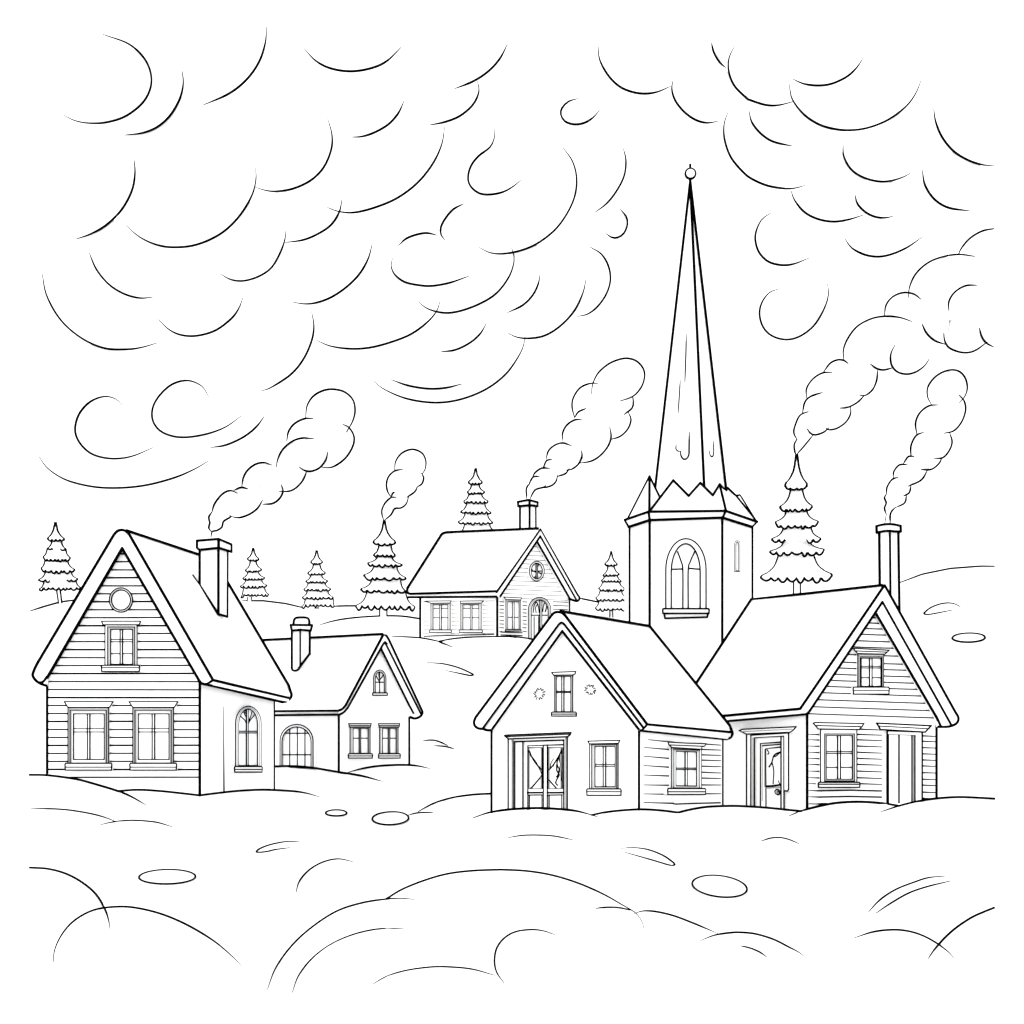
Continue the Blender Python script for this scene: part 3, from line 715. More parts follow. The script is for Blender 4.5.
# gable door
mb = MB()
oo = [(887.2, 808), (887.2, 729.6), (921.9, 730.8), (921.9, 808)]; ii = [(889, 808), (889, 733.8), (914.8, 734.4), (914.8, 808)]
mb.ring([pf.at(*q, .09) for q in oo], [pf.at(*q, .09) for q in ii], -pf.n*.088, 0, False)
mb.segs([pf.at(*q, .09) for q in [(887, 803.8), (887, 730), (921.9, 731), (921.9, 800.4)]], 1.5)
line(mb, pf, [(888.2, 803.8), (888.2, 733.6), (914.8, 734.6), (914.8, 801.6)], .092, 1.2)
dd = mb.build('door', M_TRIM, Dh)
hb = MB(); board(hb, pf, [(876.4, 722.4), (931, 725), (928, 728), (925, 731.4), (880, 728.8), (878.8, 726)], .002, .15, 1.4); line(hb, pf, [(879, 725.4), (929, 728)], .154, 1)
hb.build('lintel', M_TRIM, dd)
lb = MB(); lb.face([pf.at(*q, .04) for q in ii]); line(lb, pf, [(898.7, 734), (898.7, 805.6)], .044, 1.5)
for x, m_ in ((911.6, 1), (912.8, 2)): line(lb, pf, [(x, 734.4), (x, 802.2)], .044, 1.2, m_)
lb.build('door_leaf', M_TRIM, dd)
# porch door in the long wall
mb = MB()
oo = [(746.6, 812), (746.6, 733), (788.4, 731), (788.4, 790.4)]; ii = [(754.4, 812), (754.4, 737), (783.8, 735.4), (783.8, 790.4)]
mb.ring([ps.at(*q, .09) for q in oo], [ps.at(*q, .09) for q in ii], -ps.n*.088, 0, False)
mb.segs([ps.at(*q, .09) for q in [(746.6, 806), (746.6, 733)]], 1.7); mb.segs([ps.at(*q, .09) for q in [(788.4, 731.4), (788.4, 789), (787, 790.4), (784, 790)]], 1.3)
line(mb, ps, [(750.6, 806), (750.6, 734.6), (788, 732.2)], .092, 1.3, 1); line(mb, ps, [(751.8, 806), (751.8, 735.4)], .092, 1, 2)
line(mb, ps, [(754.4, 806), (754.4, 737), (783.8, 735.4), (783.8, 807.6)], .092, 1.3); line(mb, ps, [(753.2, 806), (753.2, 737)], .092, 1, 2)
dp = mb.build('porch_door', M_TRIM, Dh)
hb = MB(); board(hb, ps, [(739, 729.8), (742, 728.6), (796, 726), (793, 729.4), (789.6, 731.6), (746, 733.4)], .002, .12, 1.1)
line(hb, ps, [(742, 731), (792, 728.4)], .124, .9, 2)
hb.build('lintel', M_TRIM, dp)
lb = MB(); lb.face([ps.at(*q, .04) for q in [(754.4, 812), (754.4, 737), (783.8, 735.4), (783.8, 812)]])
line(lb, ps, [(760.4, 806.6), (760.4, 742.8), (781, 741.4)], .044, 1.5); line(lb, ps, [(781, 736), (781, 807.4)], .044, 1.6)
line(lb, ps, [(762, 745), (781, 743.6)], .044, 1.1); line(lb, ps, [(762.2, 744.6), (762.2, 800)], .044, .9, 2)
line(lb, ps, [(766, 806.6), (765.6, 748), (780, 746.4)], .044, 1.4); line(lb, ps, [(764.4, 786), (764.6, 748.6)], .044, 1, 2)
line(lb, ps, [(766, 785.6), (773, 785.2), (780.6, 784)], .044, 1.6); line(lb, ps, [(766, 787.6), (780.6, 786.4)], .044, 1, 2)
for pts, w_ in (([(769, 766), (771.6, 762), (773.4, 755.6), (776, 753), (780, 751.6)], 1.4), ([(772, 762), (773.6, 770), (773, 783)], 1.2), ([(767, 749), (769, 752.6), (767.4, 753.4)], 1), ([(779.6, 751.8), (777, 754.6), (774.4, 756)], 1), ([(778, 780), (779.4, 783)], .8)):
    line(lb, ps, pts, .048, w_, 1, True)
lf = lb.build('door_leaf', M_TRIM, dp)
kb = MB(); line(kb, ps, [(774.6, 790.6), (776.6, 788.6), (779, 790), (779.4, 792.8), (777.4, 794), (774.8, 791.8), (778.8, 791)], .075, 1.2, 1, True)
kb.ball(ps.at(777, 791.3, .05), .05); kb.build('door_knob', M_TRIM, lf) if False else kb.build('door_knob', M_TRIM, dp)
mb = MB(); D = .15; at = lambda x, y: pf.at(x, y, D)
outL = [(800, 708), (883.6, 585.4)]; inL = crom([(806.6, 713), (809, 710.8)], 1)+[(882.2, 601.2)]
mb.prism([at(*q) for q in outL+inL[::-1]], -pf.n*(D-.03))
tipD = crom([(954.8, 711), (958, 717), (956.4, 722.4), (949, 725.8), (938.5, 726.2)], 1)
mb.prism([at(*q) for q in [(883.6, 585.4)]+tipD+[(936.4, 717.6), (875, 611), (882.2, 601.2)]], -pf.n*(D-.03))
mb.tube([at(*q) for q in outL], 2.5); mb.tube([at(*q) for q in inL[:-1]+[(882, 601.4)]], 2.4)
mb.tube([at(882, 585), at(884.4, 584.6), at(886, 587.6)]+[at(*q) for q in tipD], 2.5)
mb.tube([at(882.2, 601.4), at(950.6, 723.6)], 2.1); mb.segs([at(875, 611.4), at(936.6, 717), at(940.4, 725.4)], 2.3)
YL = 40.8
top = [ab(882.6, 585.2), ab(800, 708), P(673, 719.6, YL)]; plD = Plane(*top); top.append(plD.at(752, 599.3))
roof_slab(mb, top)
mb.tube(lift(plD, [top[0], plD.at(800, 594.4), top[3], top[2]]), 2.3)
mb.prism([at(800, 708), P(673, 719.8, YL), P(673, 725, YL), at(806.6, 713.2)], V((.02, .06, 0)))
mb.tube([at(800, 708), P(673, 719.8, YL)], 2.4); mb.tube([at(806.6, 713.2), P(673, 725, YL)], 2.4)
bsh = top[3]-top[0]; r0, r1 = ab(884, 586), ab(957, 717.5)
roof_slab(mb, [r0, r1, r1+bsh, r0+bsh])
mb.build('roof', M_ROOF, Dh)
Yc = at(884, 585).y+1.2
ch = chimney(Dh, [([(879, 531, Yc), (890, 531, Yc), (890.4, 625, Yc), (879.6, 625, Yc)], []),
                  ([(890, 531, Yc), (898, 531, Yc+.3), (899.2, 640, Yc+.3), (890.4, 640, Yc)], [(1, 2)])],
             [[(x, y, Yc-.12) for x, y in crom([(876.2, 525.4), (882, 524), (888, 523.4), (894, 523.8), (900.4, 525.2)], 1.5)+crom([(900.6, 531), (895, 530.8), (888, 530.2), (882, 530.8), (876.4, 532)], 1.5)]],
             2.2, [([(879, 532, Yc), (879.5, 584.4, Yc)], 2.3), ([(889.6, 532, Yc), (890.2, 598, Yc)], 1.9), ([(898.2, 532, Yc+.05), (899.3, 612.5, Yc+.05)], 2.1)], .5)

# ================================================================== church
oH = P(690, 760, 49.5); oH.z = 0
H_ = thing('church', oH, 'tall white church tower with a needle spire and zigzag parapet', 'church')
tw = [(629.6, 49.1), (649.4, 48), (722, 48), (752, 49.4)]
def foot(x, Y): return V(((x-CX)*Y/F, Y, 0))
fp = [foot(*q) for q in tw]; mid = V((sum(p.x for p in fp)/4, 50.2, 0))
fp += [V((fp[3].x, 51.4, 0)), V((fp[2].x, 52.6, 0)), V((fp[1].x, 52.6, 0)), V((fp[0].x, 51.4, 0))]
ztop = [P(629.6, 524, 49.1).z, P(649.4, 517, 48).z, P(722, 516, 48).z, P(752, 525, 49.4).z]; ztop += [ztop[3], ztop[2], ztop[1], ztop[0]]
mb = MB()
for i in range(8):
    j = (i+1) % 8; a, b = fp[i], fp[j]
    mb.face([V((a.x, a.y, -.3)), V((b.x, b.y, -.3)), V((b.x, b.y, ztop[j])), V((a.x, a.y, ztop[i]))])
mb.face([V((p.x, p.y, z)) for p, z in zip(fp, ztop)])
for i, yb in ((0, 700), (1, 700), (2, 700), (3, 620)):
    mb.tube([V((fp[i].x, fp[i].y, ztop[i])), V((fp[i].x, fp[i].y, EYE+(HY-yb)*fp[i].y/F))], 2.4)
mb.build('tower', M_STONE, H_)
cb = MB()
ct = [P(624.6, 519.2, 48.9), P(648.4, 511, 47.7), P(725.6, 510.2, 47.7), P(756.8, 521, 49.2)]
cbm = [P(628.6, 526.2, 48.95), P(649.4, 519.4, 47.85), P(722.4, 517, 47.85), P(751.8, 526.2, 49.25)]
for i in range(3): cb.face([ct[i], ct[i+1], cbm[i+1], cbm[i]])
bt = [V((ct[3].x, 51.6, ct[3].z)), V((ct[2].x, 52.9, ct[2].z)), V((ct[1].x, 52.9, ct[1].z)), V((ct[0].x, 51.6, ct[0].z))]
bb = [V((p.x, p.y, p.z-.3)) for p in bt]
cb.face(ct+bt); cb.face(cbm+bb)
ring_t = ct+bt; ring_b = cbm+bb
for i in range(3, 8): cb.face([ring_t[i], ring_t[(i+1) % 8], ring_b[(i+1) % 8], ring_b[i]])
cb.segs(ct, 2.3); cb.segs(cbm, 2.5)
for i in range(4): cb.tube([ct[i], cbm[i]], 2.2)
cb.build('cornice', M_STONE, H_)
pb = MB()
def plate(pts, w=2.2, lines=None, off=V((0, .14, 0))):
    q = [P(*p) for p in pts]; pb.prism(q, off)
    for ln in (lines or []): pb.segs([q[i] for i in ln], w)
YF = 47.8
plate([(627.6, 518, 48.9), (649.3, 475.6, 48.3), (649, 511, YF)], 2.2, [[0, 1, 2]])
plate([(649.3, 475.8, 48.35), (659.4, 496.4, 48.3), (655, 511, YF+.1), (649.2, 511, YF+.1)], 2.2, [[0, 1]])
plate([(649, 511, YF), (673, 479.6, YF), (688.4, 495.2, YF), (700, 482.2, YF), (712.6, 494.6, YF), (719.4, 483.6, YF), (725.8, 510.2, YF)], 2.3, [[0, 1, 2, 3, 4, 5, 6]])
plate([(719.6, 483.6, YF+.02), (722.8, 487.4, 48), (726, 489.6, 48.2), (727.4, 487.2, 48.2), (735.4, 494.8, 48.6), (755.4, 519.8, 49.1), (725.8, 510.2, YF+.02)], 2.1, [[0, 1, 2, 3, 4, 5]])
plate([(735.4, 495, 48.65), (739.4, 494.4, 48.9), (741.6, 497.4, 48.9), (754.6, 518.4, 49.2)], 1.7, [[0, 1, 2, 3], [1, 3]])
pb.build('parapet', M_STONE, H_)
sb = MB()
ap = P(690, 180, 50); L_, M_, R_, K_ = P(652.6, 508, 50), P(705, 508, 48.7), P(728.3, 508, 50), P(682, 508, 51.6)
for a, b in ((L_, M_), (M_, R_), (R_, K_), (K_, L_)): sb.face([a, b, ap])
for a in (L_, M_): sb.tube([ap, a], 2.5)
sb.tube([P(690, 180, 49.92), P(728.3, 508, 49.9)], 2.4)
pl1, pl2 = Plane(ap, L_, M_), Plane(ap, M_, R_)
z6 = lambda p: Z(640, 320, 5.689, p)
for pts, pl_, w_ in ((z6([(262, 75), (260, 180), (254, 350)]), pl1, 1.2), (z6([(228, 335), (222, 430), (216, 525)]), pl1, 1.1),
                     (z6([(279, 632), (278, 720), (276, 765), (262, 786), (245, 786), (232, 768), (229, 742)]), pl1, 1.5), (z6([(226, 745), (212, 740), (203, 728), (205, 705)]), pl1, 1.1),
                     (z6([(416, 682), (418, 740), (415, 768), (405, 773), (396, 762), (394, 740)]), pl2, 1.2)):
    line(sb, pl_, pts, .01, w_, 1, True, (.4, .6))
spire = sb.build('spire', M_STONE, H_)
fb = MB(); fc = P(690, 173.8, 50); r = 5*50/F
fb.ball(fc, r*.98)
fb.tube([fc+V((r*math.cos(t), -r*.3, r*math.sin(t))) for t in [2*math.pi*i/24 for i in range(24)]], 2, 1, closed=True)
fb.tube([P(690, 168.8, 50), P(690, 164, 50)], 2)
fb.build('finial', M_TRIM, spire)
pf = Plane(P(649, 740, 48), P(722, 740, 48)); ps = wallplane(722, 48, 752, 49.4)
def lancet(x0, x1, top, spring, bot): return arch(x0, x1, top, spring, bot, 18)
window(H_, pf, arch(665.6, 705.8, 538, 569, 608.4, 18), arch(671, 700, 543, 572, 608), [], [], None, None, name='arched_window', w=1.5) if False else None
ow = arch(665.6, 705.8, 538, 569, 608.4, 20); iw = arch(671, 700, 543, 571, 608.4, 20)
window(H_, pf, ow, iw, [], [], None, (662.4, 608, 709, 612.6, None), name='arched_window', w=1.5,
       trac=[[(682.6, 608), (682.6, 570), (681, 561), (677.4, 551)], [(688, 608), (688, 570), (690, 561), (694.4, 551)], [(671.4, 568.6), (682.4, 568.2)], [(688.6, 567.6), (699.8, 568.6)]])
sb = MB(); board(sb, pf, [(664, 612.8), (708, 612.4), (707, 616.4), (664.8, 617.6)], .002, .08, 1.6); sb.build('sill_bracket', M_STONE, H_)
window(H_, ps, arch(734.4, 739.8, 540, 543, 571, 8), arch(735.6, 738.6, 541.4, 544, 570, 8), name='slit_window', w=.8)

# ================================================================== trees
def tree(tiers, Y, trunk, label, scallops, w=1.7, ground=None):
    ax = tiers[0][1]
    base = P((trunk[0]+trunk[1])/2, trunk[3], Y)
    t = thing('fir_tree', base, label, 'tree', 'snowy fir trees')
    cb = MB()
    for ti, (yt, tl, tr, lx, ly, rx, ry, rim, full) in enumerate(tiers):
        # side profiles flare outwards and curl in at the tip
        def prof(x0, y0, x1, y1, sgn):
            dx, dy = x1-x0, y1-y0
            c = crom([(x0, y0), (x0+dx*.2, y0+dy*.45), (x0+dx*.56, y0+dy*.76), (x0+dx*.96, y0+dy*.93), (x1-dx*.02, y1+.4)], 1.0)
            return c
        L, R = prof(tl, yt, lx, ly, -1), prof(tr, yt, rx, ry, 1)
        n = 24; rows = 8
        c0 = (lx+rx)/2; hw = (rx-lx)/2
        k_ = scallops[ti]; cuts = [0]+[(i+1+random.uniform(-.25, .25))/k_ for i in range(k_-1)]+[1.0001]; amp = [random.uniform(.5, 1.5) for _ in range(k_)]
        def rimy(u):                                     # u 0..1 left to right, scalloped hem
            k = scallops[ti]; i_ = int(np.searchsorted(cuts, u, side='right'))-1; i_ = max(0, min(k-1, i_)); ph = (u-cuts[i_])/(cuts[i_+1]-cuts[i_])
            edge = ly*(1-u)+ry*u
            b = min(1, min(u, 1-u)*k*1.1)
            return edge+(rim-hw*.08-edge)*b+(4*ph*(1-ph))*(hw*.1*amp[i_]+.2)-(.5 if ph < .08 or ph > .92 else 0)
        grid = []
        for j in range(rows+1):
            v = j/rows
            l = L[min(len(L)-1, int(round(v*(len(L)-1))))]; r = R[min(len(R)-1, int(round(v*(len(R)-1))))]
            ring = []
            for i in range(2*n):
                th = math.pi*i/n                         # 0 left .. pi right (front), back to left
                u = (1-math.cos(th))/2
                x = l[0]*(1-u)+r[0]*u
                y = l[1]*(1-u)+r[1]*u
                if j == rows: y = rimy(u)
                dep = (r[0]-l[0])/2*math.sin(th)*.6*Y/F
                ring.append(P(x, y, Y-dep))
            grid.append(ring)
        k = len(cb.v)
        for ring in grid: cb.v += ring
        m = 2*n
        for j in range(rows):
            for i in range(m):
                i2 = (i+1) % m
                cb.f.append((k+j*m+i, k+j*m+i2, k+(j+1)*m+i2, k+(j+1)*m+i)); cb.m.append(0)
        cb.f.append(tuple(k+rows*m+i for i in range(m))); cb.m.append(0)
        cb.f.append(tuple(k+i for i in range(m-1, -1, -1))); cb.m.append(0)
        jit = lambda p: (p[0]+random.uniform(-.18, .18), p[1]+random.uniform(-.18, .18))
        for prf, sg in ((L, -.3), (R, .3)): cb.tube([P(q[0]+sg, q[1], Y-.05) for q in map(jit, prf)], w)
        N = 70; pts = []
        for i in range(N+1):
            u = i/N; th = math.acos(1-2*u); x = lx*(1-u)+rx*u
            pts.append((u, P(x, rimy(u), Y-hw*math.sin(th)*.6*Y/F-.02)))
        if full: cb.tube([p for _, p in pts], w)
        else:
            cb.tube([p for u, p in pts if u < .3], w, 1, (1, .4)); cb.tube([p for u, p in pts if u > .7], w, 1, (.4, 1))
    cb.build('crown', M_FIR, t)
    tb = MB(); x0, x1, yt, yb = trunk[:4]; x2, x3 = trunk[4:6] if len(trunk) > 5 else (x0, x1)
    n = 10; gz = trunk[6] if len(trunk) > 6 else None
    lo, hi = [], []
    for i in range(n):
        th = 2*math.pi*i/n; u = (1-math.cos(th))/2
        hi.append(P(x0*(1-u)+x1*u, yt-3, Y-(x1-x0)/2*math.sin(th)*Y/F)); lo.append(P(x2*(1-u)+x3*u, yb+1, Y-(x3-x2)/2*math.sin(th)*Y/F))
    for i in range(n):
        j = (i+1) % n; tb.face([hi[i], hi[j], lo[j], lo[i]])
    tb.face(hi); tb.face(lo)
    tb.tube([P(x0, yt-1, Y-.05), P(x2, yb, Y-.05)], w*.9); tb.tube([P(x1, yt-1, Y-.05), P(x3, yb, Y-.05)], w*.9)
    tb.build('trunk', M_FIR, t)
    return t
# tier: top y, top left x, top right x, left tip, right tip, hem y, hem drawn all across
tree([(522, 55, 55.6, 48, 538.4, 63.6, 539, 540, 1), (540.5, 52, 60.8, 48, 548, 65, 548.6, 549, 0), (548, 47.6, 65, 43.6, 556.6, 69.6, 557.6, 560, 1), (560, 45.2, 67, 41.6, 568, 74, 569.4, 571.6, 1),
      (571.6, 45.6, 70.6, 39, 579.6, 77, 578.6, 581, 0), (581, 44.4, 75.6, 39.6, 589, 80, 587.4, 589, 1)], 84.2, (56.4, 60, 590, 602.6, 58.6, 61.6),
     'fir tree with a leaning trunk on the far left hill', [4, 4, 7, 7, 7, 9], 1.6)
tree([(547.6, 252.8, 253.2, 247.6, 558.6, 258.4, 558.6, 560, 1), (560, 250.6, 255.4, 245.6, 570, 261, 569, 571, 1), (571.4, 248, 258, 243, 578, 264, 577.4, 579, 1), (579, 246, 261, 240.6, 586, 266.4, 585, 586.6, 1),
      (587, 243.6, 264, 241.4, 597, 268, 594, 595, 1)], 84.3, (247.2, 251.4, 595, 600.4), 'little fir tree on the hill right beside the largest left chimney', [4, 6, 7, 7, 8], 1.35)
tree([(550, 316.2, 316.8, 311, 561.6, 322, 561.6, 563.4, 1), (564, 313.6, 319.4, 308, 572.6, 324.6, 572.4, 574, 1), (574.4, 311, 321, 306, 581, 327, 580.6, 582, 1), (582, 308.4, 324.4, 304, 589, 330, 588.6, 589.8, 1),
      (590, 307.6, 327, 302.6, 597, 332.6, 597, 598, 1), (598, 305.6, 332.6, 302, 606.6, 333.6, 606, 605.4, 1)], 84.3, (315, 318, 604, 608), 'little fir tree without visible trunk above the stubby chimney', [4, 5, 6, 7, 7, 8], 1.35)
tree([(520, 383.8, 384.4, 373.4, 542, 395, 542.4, 544.4, 1), (545, 379, 390.6, 374, 554.6, 394.6, 555, 555.6, 1), (556, 377.6, 391, 368, 563, 401.6, 564.6, 565.6, 1), (566, 374, 396, 364, 575, 405.4, 578, 579, 1),
      (579.4, 372, 400, 361, 589, 404.6, 591, 591.6, 1), (592, 367, 405, 356, 606, 414.4, 607, 607.6, 1)], 68.4, (379.6, 386.6, 608, 615), 'fir tree topped by a smoke puff, left of the hill cottage', [4, 5, 6, 6, 7, 9], 1.7)
tree([(468, 475.2, 475.8, 468.6, 482, 481.6, 482, 483.4, 1), (484, 471.6, 478.6, 467.6, 491.6, 484, 491.6, 493, 1), (493.2, 469, 481, 464, 501, 487.6, 501, 502, 1), (502.4, 467, 484, 461, 511.4, 490.4, 512.4, 512.6, 1),
      (513.2, 465, 487, 458.6, 521.6, 492, 522, 523.4, 1), (524, 464.6, 489, 459, 533.6, 495, 531, 536, 1)], 72, (473, 478, 538, 622), 'fir tree rising from behind the hill cottage roof', [4, 5, 6, 7, 8, 8], 1.5)
tree([(551, 610.8, 611.2, 605, 563.6, 616.6, 564, 565, 1), (565.4, 608, 613.6, 603, 575, 618.6, 573.6, 575, 1), (575, 604.6, 617, 601.6, 580, 620.6, 580.6, 581, 1), (581.4, 602.6, 619, 599, 587.6, 624, 588, 590, 1),
      (590.4, 600, 621, 596, 597.4, 625.4, 597, 600, 1), (600.6, 599, 624, 595.6, 607.6, 630, 607.4, 609.4, 1)], 76, (609.6, 612.6, 610, 622), 'fir tree squeezed between the hill cottage and the church tower', [4, 5, 6, 7, 7, 8], 1.35)
tree([(454, 796.2, 796.9, 785, 485.4, 806.6, 485.2, 489, 1), (489.6, 790.6, 802, 780, 507, 811.6, 506.4, 510, 1), (510.4, 786.6, 806, 775.6, 522, 817.6, 521.6, 527, 1), (526.4, 784, 810, 772, 539, 820, 538.6, 541, 0),
      (540, 784.6, 808, 770, 551.4, 823.6, 549.6, 554, 1), (554.6, 778.6, 813, 760.6, 577, 831.6, 575, 580, 1)], 60, (793.4, 800, 580, 655), 'tall fir tree behind the far right cottage roof, largest of the firs', [4, 6, 7, 7, 7, 8], 1.8)

# ================================================================== smoke
def envelope(sph, x, y, kz=1.0):
    e = 0
    for cx, cy, r in sph:
        d2 = (x-cx)**2+(y-cy)**2
        if d2 < r*r: e = max(e, kz*math.sqrt(r*r-d2))
    return e
def plume(sph, strokes_, Y, label, w=1.5, base=None):
    o = P(*base, Y); mb = MB()
    for cx, cy, r in sph: mb.ball(P(cx, cy, Y), r*.88*Y/F, 0, 24, 14)
    for st in strokes_:
        mb.tube([P(x, y, Y-(envelope(sph, x, y)+6)*Y/F) for x, y in crom(st, 2)], w*1.1, 1, (.45, .45))
    tag(mb.build('smoke_plume', M_PUFF, origin=o, smooth=True), label, 'smoke', 'chimney smoke plumes')
fA = lambda p: Z(190, 370, 5.689, p)
plume([(212, 530, 2.5), (216, 521, 5), (228, 506, 11), (248, 492, 15), (272, 478, 17), (297, 460, 21), (322, 447, 21), (333, 430, 19), (332, 411, 20)],
      [fA(s) for s in ([(657, 265), (665, 200), (700, 145), (760, 112), (820, 106), (880, 122), (925, 165), (938, 225), (925, 285), (890, 348)],
       [(868, 305), (905, 325), (932, 375), (925, 430), (885, 495), (830, 538), (790, 552), (748, 549)], [(700, 272), (650, 273), (595, 300), (560, 345), (549, 400)],
       [(705, 388), (640, 383), (580, 402), (525, 450), (498, 505), (490, 548)], [(783, 462), (770, 510), (735, 553), (685, 573), (645, 565), (620, 547)],
       [(663, 572), (640, 625), (600, 668), (560, 686), (508, 687)], [(465, 537), (420, 523), (370, 533), (325, 568), (300, 615), (294, 658)], [(330, 673), (290, 664), (250, 680)],
       [(518, 650), (528, 685), (510, 725), (470, 755), (412, 760)], [(268, 697), (230, 682), (185, 700), (140, 755), (122, 810)], [(412, 735), (385, 780), (340, 815), (280, 836), (235, 830)],
       [(122, 805), (105, 835), (112, 865), (105, 895), (120, 915)], [(225, 825), (230, 832), (190, 857), (180, 890), (150, 910), (125, 915), (118, 948)])], 37.6,
      'long white smoke plume drifting right from the largest left cottage', 1.6, (211, 537))
fE = lambda p: Z(510, 340, 6.027, p)
plume([(528.5, 494, 2), (534, 485, 5), (546, 473, 9), (561, 460, 13), (579, 445, 17), (599, 428, 20), (611, 406, 19), (622, 383, 21)],
      [fE(s) for s in ([(490, 320), (498, 260), (530, 195), (590, 142), (650, 115), (705, 106), (760, 122), (800, 165), (810, 215), (790, 280), (740, 335), (662, 364)],
       [(528, 257), (480, 258), (420, 285), (380, 345), (373, 400), (388, 465)], [(388, 465), (410, 430), (458, 408)], [(435, 478), (390, 477), (340, 510), (315, 560), (318, 605)],
       [(738, 335), (742, 370), (735, 405), (688, 445)], [(712, 432), (728, 475), (710, 530), (665, 575), (608, 595)], [(600, 520), (608, 580), (590, 635), (545, 690), (490, 725), (420, 738)],
       [(370, 633), (315, 616), (265, 632), (230, 665), (217, 712)], [(430, 662), (432, 700), (410, 745), (370, 775), (340, 780)], [(250, 717), (220, 722), (198, 768)],
       [(238, 770), (190, 768), (150, 795), (135, 820)], [(355, 770), (335, 800), (285, 818)], [(175, 820), (140, 820), (115, 858)], [(283, 808), (280, 840), (255, 870), (210, 885), (200, 882)],
       [(122, 855), (98, 890), (100, 952)], [(212, 868), (205, 882), (150, 900), (120, 952)])], 61.5,
      'white smoke plume drifting right from the hill cottage chimney', 1.5, (529, 499))
fM = lambda p: Z(340, 440, 5.69, p)
plume([(385, 516, 2), (392, 503, 8), (399, 490, 13), (405, 480, 14), (410, 465, 15.4)],
      [fM(s) for s in ([(310, 170), (315, 120), (345, 75), (390, 52), (430, 52), (470, 75), (488, 120), (482, 165), (465, 190)], [(355, 163), (310, 172), (275, 205), (263, 250), (272, 295), (292, 322)],
       [(462, 185), (475, 210), (465, 245), (435, 265)], [(440, 260), (425, 290), (380, 322)], [(318, 323), (290, 323), (255, 355), (237, 395), (240, 430), (250, 455)],
       [(390, 318), (375, 360), (345, 383), (310, 387), (290, 420), (250, 455)], [(292, 318), (298, 300), (310, 292)])], 69.5,
      'short white smoke puff rising behind the tip of a fir tree', 1.5, (384, 521))
fR = lambda p: Z(860, 360, 3.938, p)
plume([(887.5, 517, 2.4), (888.5, 506, 5), (894, 494, 7), (903, 480, 11), (918, 462, 14), (930, 442, 17), (939, 418, 18), (947, 388, 19)],
      [fR(s) for s in ([(280, 172), (265, 140), (268, 100), (300, 60), (345, 38), (385, 40), (412, 65), (422, 105), (412, 140), (390, 165)], [(308, 174), (270, 178), (235, 205), (218, 245), (223, 290)],
       [(390, 135), (410, 160), (415, 195), (400, 240), (370, 275), (332, 286)], [(250, 282), (220, 295), (200, 335), (200, 378)], [(352, 283), (362, 320), (350, 355), (325, 382), (290, 384)],
       [(213, 378), (190, 377), (170, 405)], [(185, 410), (155, 410), (133, 435), (130, 460)], [(322, 382), (310, 405), (280, 428), (240, 428)], [(150, 459), (125, 468), (105, 500), (105, 525)],
       [(265, 432), (240, 470), (190, 494)], [(105, 522), (95, 540), (103, 560), (95, 580), (103, 605)], [(200, 493), (193, 520), (170, 533)], [(182, 530), (175, 560), (140, 578)],
       [(103, 603), (97, 640)], [(140, 576), (120, 600), (118, 638)])], 34.2,
      'tall upright white smoke plume from the thin chimney at far right', 1.5, (888, 523))
fB = lambda p: Z(780, 220, 4.268, p)
plume([(796.5, 450, 2), (800, 438, 5), (806, 426, 10), (818, 412, 14), (833, 394, 21), (850, 382, 20), (870, 352, 34), (888, 352, 34), (905, 325, 24), (945, 290, 36), (930, 325, 20), (968, 330, 24), (975, 290, 30), (992, 255, 28)],
      [fB(s) for s in ([(913, 33), (860, 45), (810, 75), (775, 115), (760, 145)], [(830, 152), (760, 144), (690, 155), (630, 180), (580, 225), (553, 280), (547, 328)],
       [(600, 335), (570, 313), (525, 307), (480, 325), (452, 360), (445, 405)], [(562, 430), (510, 413), (450, 408), (390, 418), (330, 450), (290, 500), (270, 550), (272, 595)],
       [(290, 610), (275, 598), (250, 593), (215, 607), (185, 645)], [(222, 647), (180, 650), (140, 675), (113, 715), (112, 755)], [(180, 733), (130, 750), (105, 775), (95, 822)],
       [(120, 815), (85, 830), (65, 870), (58, 905), (72, 935)], [(72, 932), (60, 955), (62, 985), (68, 1000)], [(70, 998), (95, 970), (120, 940), (140, 915)],
       [(115, 888), (130, 908), (150, 914), (185, 903), (208, 883)], [(195, 883), (205, 892), (240, 887), (280, 860), (300, 825), (300, 795)], [(255, 800), (290, 796), (330, 775), (360, 745)],
       [(340, 745), (365, 745), (395, 720), (412, 680), (415, 640)], [(385, 612), (410, 630), (440, 637), (480, 628)], [(490, 530), (472, 570), (475, 615), (500, 645), (540, 655), (580, 645), (615, 620), (636, 590)],
       [(605, 440), (625, 480), (660, 512), (705, 528)], [(698, 480), (703, 515), (725, 545), (780, 563), (830, 555), (885, 517)], [(850, 458), (860, 495), (880, 522), (913, 540)],
       [(842, 275), (790, 278), (745, 305), (720, 345), (720, 385)])], 61.5,
      'huge billowing smoke cloud spreading right above the tallest fir tree', 1.5, (796.5, 455))

